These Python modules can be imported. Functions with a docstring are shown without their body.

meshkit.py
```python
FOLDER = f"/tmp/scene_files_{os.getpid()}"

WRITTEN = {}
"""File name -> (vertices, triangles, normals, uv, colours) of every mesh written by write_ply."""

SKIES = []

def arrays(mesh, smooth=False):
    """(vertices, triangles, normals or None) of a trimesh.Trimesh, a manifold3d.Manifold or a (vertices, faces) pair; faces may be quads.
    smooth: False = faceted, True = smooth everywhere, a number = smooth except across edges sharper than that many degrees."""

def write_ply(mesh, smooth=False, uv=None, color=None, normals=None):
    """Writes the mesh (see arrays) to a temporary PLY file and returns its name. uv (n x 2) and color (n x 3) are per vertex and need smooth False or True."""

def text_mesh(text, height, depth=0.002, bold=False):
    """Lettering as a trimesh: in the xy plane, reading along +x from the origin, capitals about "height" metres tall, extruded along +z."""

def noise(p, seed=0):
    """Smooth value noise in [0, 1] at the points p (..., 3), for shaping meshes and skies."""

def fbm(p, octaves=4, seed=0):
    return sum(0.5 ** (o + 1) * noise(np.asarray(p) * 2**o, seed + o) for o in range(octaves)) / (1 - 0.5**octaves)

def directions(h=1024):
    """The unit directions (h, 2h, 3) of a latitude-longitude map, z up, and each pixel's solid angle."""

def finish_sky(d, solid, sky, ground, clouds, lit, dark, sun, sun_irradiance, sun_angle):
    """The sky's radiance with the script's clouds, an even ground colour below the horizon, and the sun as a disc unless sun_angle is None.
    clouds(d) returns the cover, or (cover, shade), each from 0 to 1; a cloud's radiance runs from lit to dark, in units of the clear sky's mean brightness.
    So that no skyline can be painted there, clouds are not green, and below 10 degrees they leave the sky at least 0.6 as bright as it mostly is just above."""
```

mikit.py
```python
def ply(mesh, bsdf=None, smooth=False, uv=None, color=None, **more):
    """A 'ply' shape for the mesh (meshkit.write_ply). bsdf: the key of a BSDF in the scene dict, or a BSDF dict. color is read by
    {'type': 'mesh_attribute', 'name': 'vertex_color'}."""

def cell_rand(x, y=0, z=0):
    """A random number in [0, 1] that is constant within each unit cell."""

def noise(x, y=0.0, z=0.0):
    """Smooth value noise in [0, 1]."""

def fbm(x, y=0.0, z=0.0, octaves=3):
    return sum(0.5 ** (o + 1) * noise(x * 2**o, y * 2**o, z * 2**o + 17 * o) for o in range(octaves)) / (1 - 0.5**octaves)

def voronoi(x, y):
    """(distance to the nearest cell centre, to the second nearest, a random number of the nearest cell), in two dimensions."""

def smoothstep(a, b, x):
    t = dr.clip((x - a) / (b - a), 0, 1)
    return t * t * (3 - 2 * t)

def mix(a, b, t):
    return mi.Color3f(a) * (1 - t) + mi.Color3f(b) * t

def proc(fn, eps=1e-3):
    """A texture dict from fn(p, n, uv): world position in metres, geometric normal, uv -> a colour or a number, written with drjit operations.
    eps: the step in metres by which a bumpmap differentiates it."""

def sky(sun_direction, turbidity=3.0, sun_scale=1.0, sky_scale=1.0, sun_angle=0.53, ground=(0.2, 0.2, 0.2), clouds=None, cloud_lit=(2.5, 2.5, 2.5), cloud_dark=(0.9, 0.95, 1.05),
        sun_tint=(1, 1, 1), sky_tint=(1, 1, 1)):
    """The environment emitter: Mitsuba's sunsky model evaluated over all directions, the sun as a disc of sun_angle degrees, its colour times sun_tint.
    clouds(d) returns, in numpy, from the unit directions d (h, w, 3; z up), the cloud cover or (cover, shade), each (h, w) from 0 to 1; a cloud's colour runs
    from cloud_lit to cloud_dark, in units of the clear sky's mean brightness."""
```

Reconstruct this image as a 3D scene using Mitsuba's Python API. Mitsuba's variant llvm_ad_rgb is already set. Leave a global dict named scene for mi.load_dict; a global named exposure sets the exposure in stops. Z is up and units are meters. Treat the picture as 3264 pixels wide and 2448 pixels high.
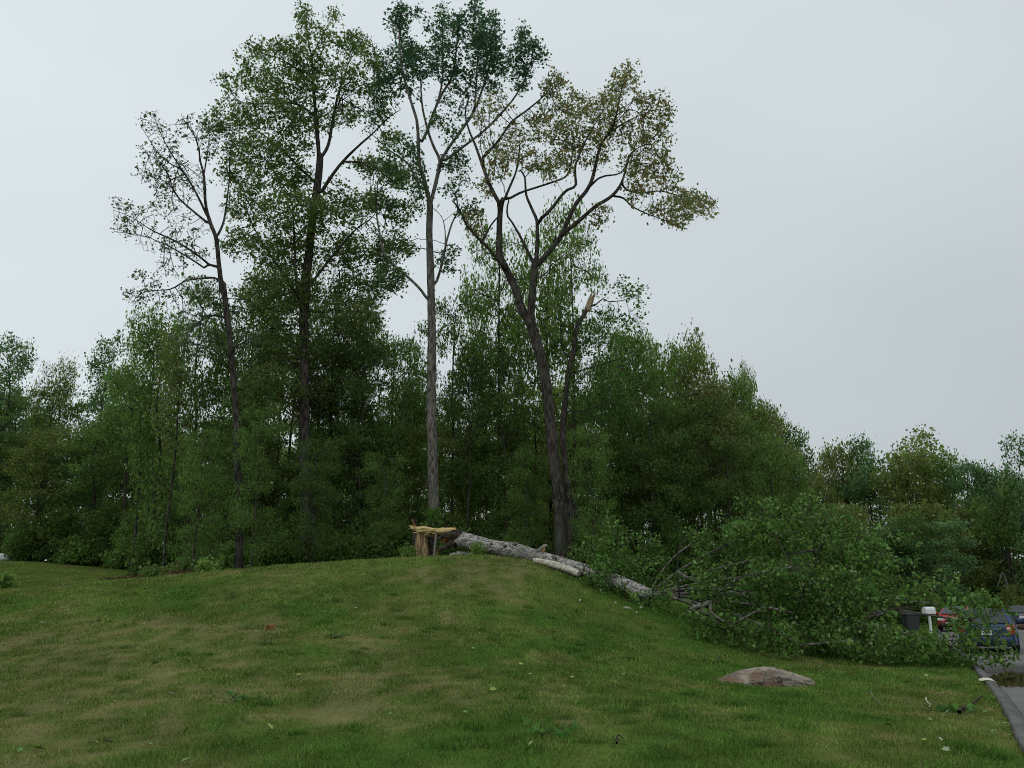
import math, random
import numpy as np, trimesh, mitsuba as mi, mikit, meshkit
import manifold3d as m3
from scipy.spatial import cKDTree
from scipy.interpolate import RBFInterpolator

# ------------------------------------------------------------------ camera, sky, exposure
F, HZ, EYE = 870.0, 600.0, 1.65            # focal length (px of a 1024 wide frame), horizon row, eye height
PITCH = math.atan((HZ - 384) / F)
CP, SP = math.cos(PITCH), math.sin(PITCH)
T = mi.ScalarTransform4f
scene, labels = {}, {}
scene['camera'] = {'type': 'perspective', 'fov': math.degrees(2 * math.atan(512 / F)), 'fov_axis': 'x',
                   'near_clip': 0.1, 'far_clip': 3000.0,
                   'to_world': T().look_at(origin=[0, 0, EYE], target=[0, CP * 10, EYE + SP * 10], up=[0, 0, 1])}


def overcast(d):
    n = meshkit.fbm(np.stack([d[..., 0] * 2.2, d[..., 1] * 2.2, d[..., 2] * 6.0], -1) + 3.1, 4, 5)
    s = 0.50 - 0.40 * d[..., 2] + 0.28 * (n - 0.5) + 0.62 * np.clip(d[..., 0], -1, 1) * np.clip(1 - d[..., 2], 0, 1)
    return np.ones(d.shape[:2]), np.clip(s, 0, 1)


scene['sky'] = mikit.sky((-0.5, -0.35, 0.8), turbidity=5, sun_scale=0.06, sun_angle=40, clouds=overcast,
                         cloud_lit=(2.82, 3.10, 3.21), cloud_dark=(1.44, 1.61, 1.71), ground=(0.06, 0.08, 0.04))
exposure = 1.3

rng = np.random.default_rng(7)
random.seed(7)


# ------------------------------------------------------------------ helpers
def at(px, py, Y):
    u = (384 - py) / F
    y = CP - u * SP
    z = SP + u * CP
    return np.array([(px - 512) / F / y * Y, Y, EYE + z / y * Y])


def numbered(name):
    if name not in labels and not any(k == name or k.startswith(name + '__') for k in scene):
        return name
    i = 1
    while f'{name}_{i:03d}' in labels or f'{name}_{i:03d}' in scene:
        i += 1
    return f'{name}_{i:03d}'


def thing(name, label, cat, group=None, kind=None):
    key = numbered(name)
    labels[key] = {'label': label, 'category': cat}
    if group: labels[key]['group'] = group
    if kind: labels[key]['kind'] = kind
    return key


def part(parent, name, mesh, bsdf, smooth=False, color=None, label=None, kind=None):
    key = f'{parent}__{name}'
    i = 1
    while key in scene:
        key = f'{parent}__{name}_{i:03d}'
        i += 1
    scene[key] = mikit.ply(mesh, bsdf, smooth=smooth, color=color)
    if label or kind:
        labels[key] = {k: v for k, v in (('label', label), ('kind', kind)) if v}
    return key


def single(name, label, cat, mesh, bsdf, smooth=False, color=None, group=None, kind=None):
    key = thing(name, label, cat, group, kind)
    scene[key] = mikit.ply(mesh, bsdf, smooth=smooth, color=color)
    return key


def setting(name, mesh, bsdf, smooth=False, color=None, kind='structure', label=None, cat=None):
    scene[name] = mikit.ply(mesh, bsdf, smooth=smooth, color=color)
    labels[name] = {'kind': kind}
    if label: labels[name]['label'] = label
    if cat: labels[name]['category'] = cat


def nrm(v):
    return v / np.maximum(np.linalg.norm(v, axis=-1, keepdims=True), 1e-9)


# ------------------------------------------------------------------ materials
def bark_tex(dark, light, sx, sz, lichen=None):
    def fn(p, n, uv):
        a = mikit.fbm(p.x * sx, p.y * sx, p.z * sz, 4)
        b = mikit.noise(p.x * 1.3, p.y * 1.3, p.z * 0.9)
        c = mikit.mix(dark, light, mikit.smoothstep(0.32, 0.68, a))
        if lichen is not None:
            c = mikit.mix(c, mi.Color3f(lichen), mikit.smoothstep(0.55, 0.75, b) * 0.6)
        return c
    return fn


def bark(key, dark, light, sx=14.0, sz=3.0, lichen=None, bump=0.02):
    scene[key] = {'type': 'bumpmap', 'tex': mikit.proc(lambda p, n, uv: mikit.fbm(p.x * sx, p.y * sx, p.z * sz, 3), eps=0.01),
                  'scale': bump, 'bsdf': {'type': 'diffuse', 'reflectance': mikit.proc(bark_tex(dark, light, sx, sz, lichen))}}
    scene[key] = {'type': 'twosided', 'bsdf': scene[key]}


bark('pale_bark', (0.080, 0.070, 0.062), (0.235, 0.210, 0.190), 16, 3.5, (0.15, 0.155, 0.12))
bark('dark_bark', (0.035, 0.030, 0.027), (0.105, 0.092, 0.082), 14, 3.0, (0.085, 0.09, 0.07))
bark('fallen_bark', (0.10, 0.094, 0.086), (0.50, 0.475, 0.44), 16, 16.0, (0.17, 0.175, 0.15))
bark('limb_bark', (0.08, 0.072, 0.062), (0.27, 0.25, 0.225), 14, 14.0)
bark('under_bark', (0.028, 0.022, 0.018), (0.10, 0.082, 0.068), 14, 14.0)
bark('torn_wood', (0.50, 0.34, 0.13), (0.86, 0.68, 0.36), 5, 26.0)
bark('pale_torn', (0.30, 0.20, 0.12), (0.58, 0.44, 0.30), 18, 4)
bark('stump_wood', (0.24, 0.155, 0.085), (0.50, 0.36, 0.21), 22, 2.5)
bark('rust_wood', (0.13, 0.055, 0.02), (0.42, 0.22, 0.09), 18, 4)
bark('stripped_wood', (0.42, 0.38, 0.29), (0.66, 0.62, 0.52), 10, 10.0)
bark('grey_wood', (0.13, 0.12, 0.11), (0.30, 0.28, 0.25), 30, 3.0)
scene['twig_bark'] = {'type': 'twosided', 'bsdf': {'type': 'diffuse', 'reflectance': {'type': 'rgb', 'value': (0.06, 0.052, 0.045)}}}
scene['pale_twig_bark'] = {'type': 'twosided', 'bsdf': {'type': 'diffuse', 'reflectance': {'type': 'rgb', 'value': (0.17, 0.16, 0.14)}}}
scene['leaf'] = {'type': 'principledthin', 'base_color': {'type': 'mesh_attribute', 'name': 'vertex_color'},
                 'roughness': 0.55, 'diff_trans': 1.35, 'spec_trans': 0.0, 'eta': 1.4}
scene['grass_blade'] = {'type': 'twosided', 'bsdf': {'type': 'diffuse', 'reflectance': {'type': 'mesh_attribute', 'name': 'vertex_color'}}}


def asphalt_fn(p, n, uv):
    a = mikit.fbm(p.x * 1.1, p.y * 1.1, 0.0, 4)
    g = mikit.noise(p.x * 90, p.y * 90, 0.0)
    v = 0.15 + 0.09 * a + 0.07 * (g - 0.5)
    return mi.Color3f(v * 1.02, v, v * 0.97)


def kerb_fn(p, n, uv):
    a = mikit.fbm(p.x * 2.5, p.y * 2.5, p.z * 4, 4)
    g = mikit.noise(p.x * 60, p.y * 60, p.z * 60)
    v = 0.11 + 0.09 * a + 0.05 * (g - 0.5)
    return mi.Color3f(v, v * 0.98, v * 0.95)


def dr_abs(x):
    return mi.Float(x) * mi.Float(2) * (mikit.smoothstep(-1e-6, 1e-6, x) - 0.5)


def rock_fn(p, n, uv):
    a = mikit.fbm(p.x * 2.2 + p.z * 3, p.y * 1.4, p.z * 2.5, 4)
    b = mikit.fbm(p.x * 3.4 + 9 - p.z * 2, p.y * 2.0, p.z * 3 + 4, 4)
    c = mikit.fbm(p.x * 5 + 31, p.y * 5, p.z * 6, 3)
    col = mikit.mix((0.18, 0.15, 0.12), (0.42, 0.355, 0.285), mikit.smoothstep(0.35, 0.65, a))
    col = mikit.mix(col, mi.Color3f(0.21, 0.125, 0.08), mikit.smoothstep(0.46, 0.68, b) * 0.8)
    col = mikit.mix(col, mi.Color3f(0.36, 0.32, 0.26), mikit.smoothstep(0.52, 0.72, c) * 0.75)
    w_ = dr_abs(mikit.fbm(p.x * 2.6 + p.y, p.y * 3.1, p.z * 6 + p.x * 2, 4) - 0.5)
    col = mikit.mix(mi.Color3f(0.045, 0.04, 0.035), col, mikit.smoothstep(0.004, 0.022, w_))
    return mikit.mix(col, mi.Color3f(0.07, 0.06, 0.058), mikit.smoothstep(0.60, 0.68, mikit.fbm(p.x * 3 + 70, p.y * 3, p.z * 7, 3)) * 0.8)


scene['asphalt'] = {'type': 'twosided', 'bsdf': {'type': 'diffuse', 'reflectance': mikit.proc(asphalt_fn)}}
scene['kerb_concrete'] = {'type': 'twosided', 'bsdf': {'type': 'diffuse', 'reflectance': mikit.proc(kerb_fn)}}
scene['rock'] = {'type': 'twosided', 'bsdf': {'type': 'bumpmap', 'tex': mikit.proc(lambda p, n, uv: mikit.fbm(p.x * 6, p.y * 6, p.z * 9, 4), eps=0.01), 'scale': 0.06,
                 'bsdf': {'type': 'diffuse', 'reflectance': mikit.proc(rock_fn)}}}


def plain(key, rgb, rough=0.5, metallic=0.0, coat=0.0):
    scene[key] = {'type': 'twosided', 'bsdf': {'type': 'principled', 'base_color': {'type': 'rgb', 'value': rgb}, 'roughness': rough, 'metallic': metallic, 'clearcoat': coat}}


plain('paint_blue', (0.018, 0.045, 0.13), 0.35, 0.3, 0.9)
plain('paint_red', (0.42, 0.02, 0.025), 0.35, 0.1, 0.9)
plain('paint_dark', (0.045, 0.055, 0.07), 0.35, 0.3, 0.9)
plain('paint_maroon', (0.09, 0.015, 0.012), 0.35, 0.2, 0.9)
plain('car_glass', (0.02, 0.028, 0.03), 0.08, 0.0, 0.6)
plain('rubber', (0.015, 0.015, 0.016), 0.8)
plain('rim_metal', (0.30, 0.31, 0.33), 0.4, 0.8)
plain('dark_trim', (0.02, 0.02, 0.022), 0.6)
plain('tail_red', (0.55, 0.02, 0.015), 0.25, 0.0, 0.8)
plain('tail_clear', (0.75, 0.55, 0.45), 0.2, 0.0, 0.8)
plain('lamp_clear', (0.7, 0.72, 0.74), 0.2, 0.0, 0.8)
plain('plate_white', (0.75, 0.75, 0.73), 0.5)
plain('plate_blue', (0.1, 0.2, 0.4), 0.5)
plain('white_paint', (0.80, 0.81, 0.80), 0.45)
plain('box_blue', (0.03, 0.11, 0.17), 0.5)
plain('lid_teal', (0.28, 0.55, 0.58), 0.45)
plain('bin_grey', (0.032, 0.04, 0.044), 0.6)
plain('cream_paint', (0.55, 0.52, 0.40), 0.6)

# ------------------------------------------------------------------ terrain
ctrl = np.array([
    (-60, 0, 0.6), (-20, 0, 0), (0, 0, 0), (10, 0, 0), (60, 0, 0), (-8, 6, 0.0), (4, 6, 0.0), (0, 10, 0.02), (-5, 10, 0.03), (5.5, 11, 0.0), (7, 14, 0.0), (10, 20, 0.0),
    (4.7, 18, 0.03), (5.5, 21, 0.06), (8.5, 23, 0.03), (-9, 16, 0.45), (-3, 17, 0.45), (2, 17, 0.18), (-14, 22, 1.15), (-5, 24, 1.55), (0, 24, 1.15), (3.2, 24, 0.62),
    (-16.04, 28, 2.01), (-11.22, 30, 2.47), (-8.29, 32, 2.84), (-3.15, 34, 3.25), (0.31, 34, 3.21), (1.78, 33, 2.84), (2.8, 32, 2.42), (3.98, 29, 1.55), (5.6, 27, 0.85), (7.6, 26.5, 0.35),
    (-24, 28, 2.1), (-16.5, 33, 2.0), (-12.5, 36, 2.45), (-4, 38, 3.15), (0.5, 38, 3.05), (4.5, 36, 2.3), (7, 33, 1.1), (9, 29, 0.3),
    (-30.02, 52, 3.87), (-23.51, 52, 3.35), (-20.27, 52, 3.12), (-20, 42, 2.35), (-28, 42, 2.7), (-12, 46, 2.9), (-4, 46, 2.95), (4, 44, 2.6), (9, 44, 1.2), (13, 38, 0.15), (18, 46, 0.0),
    (14, 58, 0.5), (24, 60, 0.0), (34, 60, 0.0), (45, 90, 0), (20, 90, 0.8), (0, 75, 3), (-30, 80, 4), (0, 130, 3), (60, 130, 0), (-80, 60, 4), (-80, 130, 4), (70, 50, 0), (15, 28, 0.0), (13, 24, 0), (20, 30, 0)], float)
hfit = RBFInterpolator(ctrl[:, :2], ctrl[:, 2], kernel='thin_plate_spline', smoothing=0.02)

# kerb line on the left side of the road (the lawn's edge), and offsets to its right
kerb_pts = np.array([(4.0, 4.0), (4.75, 8.0), (5.97, 10.92), (7.15, 13.32), (8.9, 17.0), (10.73, 21.0), (13.4, 27.0), (16.0, 33.5), (18.6, 39.5), (21.3, 45.5), (24.4, 52.0), (29.0, 60.0), (35.5, 67.0), (46, 74), (65, 82), (100, 92), (130, 99)])
_t = np.concatenate([[0], np.cumsum(np.linalg.norm(np.diff(kerb_pts, axis=0), axis=1))])
from scipy.interpolate import CubicSpline, PchipInterpolator
kx, ky = PchipInterpolator(_t, kerb_pts[:, 0]), PchipInterpolator(_t, kerb_pts[:, 1])
ks = np.arange(0, _t[-1], 0.5)
kc = np.stack([kx(ks), ky(ks)], 1)
kd = nrm(np.gradient(kc, axis=0))
kn = np.stack([kd[:, 1], -kd[:, 0]], 1)            # to the right: road side
ktree = cKDTree(kc)


def kerb_side(xy):
    """signed distance from the kerb line, positive on the road side"""
    d, i = ktree.query(xy)
    s = ((xy - kc[i]) * kn[i]).sum(1)
    return np.where(np.abs(s) > 0.01, np.sign(s) * d, s)


def sstep(a, b, x):
    t = np.clip((x - a) / (b - a), 0, 1)
    return t * t * (3 - 2 * t)


def ground_z(xy, road=True):
    xy = np.atleast_2d(np.asarray(xy, float))
    q = np.clip(xy, [-75, -2], [68, 128])
    h = np.empty(len(q))
    for i in range(0, len(q), 100000):
        h[i:i + 100000] = hfit(q[i:i + 100000])
    h += 0.05 * (meshkit.fbm(np.c_[xy * 0.5, xy[:, :1] * 0], 3, 3) - 0.5) * sstep(2, 8, xy[:, 1])
    if road:
        s = kerb_side(xy)
        flat = sstep(-2.5, 0.0, s)
        h = h * (1 - flat) - 0.17 * sstep(-0.08, 0.10, s)
    return h


def gz(x, y):
    return float(ground_z([(x, y)])[0])


WOOD = np.array([(-45, 56), (-30, 54.5), (-20, 52.5), (-14, 45), (-8, 40.5), (0, 39.5), (6, 39), (11, 46), (15, 56), (24, 64), (45, 70), (70, 80)], float)


def wood_depth(xy):
    return xy[:, 1] - np.interp(xy[:, 0], WOOD[:, 0], WOOD[:, 1])


def lawn_color(xy):
    """linear reflectance of the turf: lush, yellowish and dry patches"""
    x, y = xy[:, 0], xy[:, 1]
    p3 = np.c_[xy, np.zeros(len(xy))]
    q3 = p3 * [1, 0.5, 1]
    n1 = meshkit.fbm(q3 * 0.42, 5, 11)
    n2 = meshkit.fbm(q3 * 1.3 + 7, 5, 21)
    n3 = meshkit.fbm(q3 * 4.2, 4, 31)
    left = 1 - sstep(-1.5, 3.5, x - 0.10 * (y - 20))
    near = 1 - sstep(17, 27, y)
    dryness = 0.5 * n1 + 0.5 * n2 + 0.115 * left * near + 0.01 * near - 0.10 * (1 - left) - 0.10 * sstep(38, 44, y)
    dry = sstep(0.49, 0.64, dryness) * (0.10 + 0.90 * sstep(0.42, 0.58, n3))
    yel = sstep(0.36, 0.60, 0.5 * n2 + 0.5 * n1 + 0.16 * left - 0.06)
    lush = np.array([0.076, 0.150, 0.028]); yell = np.array([0.128, 0.176, 0.041]); strw = np.array([0.215, 0.180, 0.090])
    c = lush + (yell - lush) * yel[:, None]
    c = c + (strw - c) * 0.55 * dry[:, None]
    n4 = meshkit.fbm(q3 * 1.0 + 19, 4, 41)
    c = c * (0.35 + 0.75 * n3 + 0.55 * n4)[:, None]
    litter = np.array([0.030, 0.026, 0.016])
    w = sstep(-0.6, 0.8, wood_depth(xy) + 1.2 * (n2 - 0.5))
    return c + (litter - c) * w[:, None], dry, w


def axis(lo, hi, step, far_lo, far_hi, grow=1.18):
    a = list(np.arange(lo, hi + 1e-6, step))
    s = step
    while a[-1] < far_hi:
        s *= grow
        a.append(a[-1] + s)
    s = step
    while a[0] > far_lo:
        s *= grow
        a.insert(0, a[0] - s)
    return np.array(a)


gx, gy = axis(-32, 30, 0.28, -900, 900), axis(6, 60, 0.25, -120, 1500)
GX, GY = np.meshgrid(gx, gy)
gxy = np.c_[GX.ravel(), GY.ravel()]
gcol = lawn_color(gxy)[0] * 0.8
gv = np.c_[gxy, ground_z(gxy)]
nx_, ny_ = len(gx), len(gy)
ii = (np.arange(ny_ - 1)[:, None] * nx_ + np.arange(nx_ - 1)[None]).ravel()
gf = np.c_[ii, ii + 1, ii + nx_ + 1, ii + nx_]
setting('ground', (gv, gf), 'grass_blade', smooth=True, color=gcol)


# grass blades over the visible lawn, thinning with distance
def blades(n, x0, x1, y0, y1, hgt, wid, seed, filt=None):
    r = np.random.default_rng(seed)
    xy = np.c_[r.uniform(x0, x1, n), r.uniform(y0, y1, n)]
    keep = (np.abs(xy[:, 0]) < 0.64 * xy[:, 1] + 1.2) & (kerb_side(xy) < -0.16 - 0.12 * r.random(n)) & (wood_depth(xy) < 0.8)
    if filt is not None: keep &= filt(xy)
    return xy[keep]


def blade_mesh(xy, hgt, wid, seed, bright=1.0, tint=None, lean=0.55):
    r = np.random.default_rng(seed)
    n = len(xy)
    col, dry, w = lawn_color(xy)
    if tint is not None: col = col * 0.2 + np.array(tint) * 0.8
    z = ground_z(xy) - 0.012
    a = r.uniform(0, 2 * np.pi, n)
    side = np.c_[np.cos(a), np.sin(a), np.zeros(n)]
    l = np.c_[r.normal(0, lean, (n, 2)), np.ones(n)]
    clump = meshkit.fbm(np.c_[xy * 3.0, xy[:, :1] * 0], 3, 77)
    h = hgt * r.uniform(0.5, 1.25, n) * (1 - 0.35 * dry) * (0.25 + 1.5 * clump)
    base = np.c_[xy, z]
    tip = base + nrm(l) * h[:, None]
    wv = side * (wid * r.uniform(0.6, 1.3, n))[:, None]
    v = np.stack([base - wv, base + wv, tip], 1).reshape(-1, 3)
    col = col * bright * (0.70 + 0.6 * clump[:, None]) * np.exp(r.normal(0, 0.26, (n, 1))) * (1 + r.normal(0, 0.06, (n, 3)))
    stray = r.random(n) < 0.04 + 0.24 * dry
    col = np.where(stray[:, None], np.array([0.26, 0.22, 0.12]) * r.uniform(0.5, 1.2, (n, 1)), col)
    c = np.repeat(np.clip(col, 0.002, 0.7), 3, 0)
    return v, np.arange(3 * n).reshape(-1, 3), c


gm = []
for (y0, y1, n, h, w, sd) in [(7.5, 13, 210000, 0.065, 0.0050, 1), (13, 20, 230000, 0.070, 0.0075, 2), (20, 28, 210000, 0.075, 0.011, 3), (28, 39, 190000, 0.08, 0.014, 4), (39, 62, 90000, 0.08, 0.02, 5)]:
    xm = 0.66 * y1 + 1.5
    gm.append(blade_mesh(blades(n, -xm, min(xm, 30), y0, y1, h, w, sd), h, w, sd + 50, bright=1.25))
# taller lush tufts
rt = np.random.default_rng(91)
tuft_at = [(-3.2, 10.6), (-0.7, 10.4), (0.4, 10.9), (-2.0, 11.6), (1.6, 10.1), (-3.6, 13.2), (2.6, 10.6), (-5.2, 12.0), (-0.6, 12.0)] + [(rt.uniform(-9, 6), rt.uniform(9.6, 26)) for _ in range(150)]
tx = np.vstack([np.array(c) + rt.normal(0, [0.24, 0.20], (200, 2)) * rt.uniform(0.25, 1.1) for c in tuft_at])
tx = tx[kerb_side(tx) < -0.25]
gm.append(blade_mesh(tx, 0.10, 0.0055, 99, tint=(0.055, 0.15, 0.022)))
off, V, Fc, C = 0, [], [], []
for v, f, c in gm:
    V.append(v); Fc.append(f + off); C.append(c); off += len(v)
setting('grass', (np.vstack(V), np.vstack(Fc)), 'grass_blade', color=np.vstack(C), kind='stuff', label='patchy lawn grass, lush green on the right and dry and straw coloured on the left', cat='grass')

# ------------------------------------------------------------------ road and kerb
prof = [(0.0, -0.17), (0.0, 0.0), (0.03, 0.018), (0.09, 0.02), (0.15, 0.005), (0.22, -0.06), (0.27, -0.115), (0.27, -0.17)]


def sweep(s0, s1, prof, step=0.5, lift=0.0, wob=0.012):
    s = np.arange(s0, s1 + 1e-6, step)
    c = np.stack([kx(s), ky(s)], 1)
    d = nrm(np.stack([kx(s, 1), ky(s, 1)], 1))
    n = np.stack([d[:, 1], -d[:, 0]], 1)
    k = len(prof)
    pr = np.array(prof)
    v = np.zeros((len(s), k, 3))
    v[:, :, :2] = c[:, None] + n[:, None] * pr[None, :, :1]
    v[:, :, 2] = pr[None, :, 1] + lift
    if wob:
        v[:, 1:-1, 2] += wob * (meshkit.noise(v[:, 1:-1] * 2.3, 4) - 0.5) * 2
    i = (np.arange(len(s) - 1)[:, None] * k + np.arange(k - 1)[None]).ravel()
    q = np.c_[i, i + k, i + k + 1, i + 1]
    return trimesh.Trimesh(v.reshape(-1, 3), np.vstack([q[:, [0, 1, 2]], q[:, [0, 2, 3]]]), process=False)


setting('kerb', sweep(0, 130, prof), 'kerb_concrete', smooth=True)
setting('road', sweep(0, _t[-1] - 1, [(0.22, -0.12), (3.5, -0.09), (7.6, -0.12)], 1.0, wob=0.02), 'asphalt', smooth=True)
setting('kerb_far', sweep(0, 130, [(7.5 + a, b) for a, b in [(0.0, -0.17), (0.0, -0.115), (0.05, -0.06), (0.12, 0.005), (0.18, 0.02), (0.24, 0.018), (0.27, 0.0), (0.27, -0.17)]]), 'kerb_concrete', smooth=True)
scene['kerb__painted_end'] = mikit.ply(sweep(16.25, 16.85, [(-0.10, 0.01), (0.0, 0.034), (0.05, 0.036), (0.10, 0.034), (0.155, 0.018), (0.20, -0.02)], 0.1, wob=0.006), 'cream_paint', smooth=40)
labels['kerb__painted_end'] = {'label': 'pale cream section of the kerb'}


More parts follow.
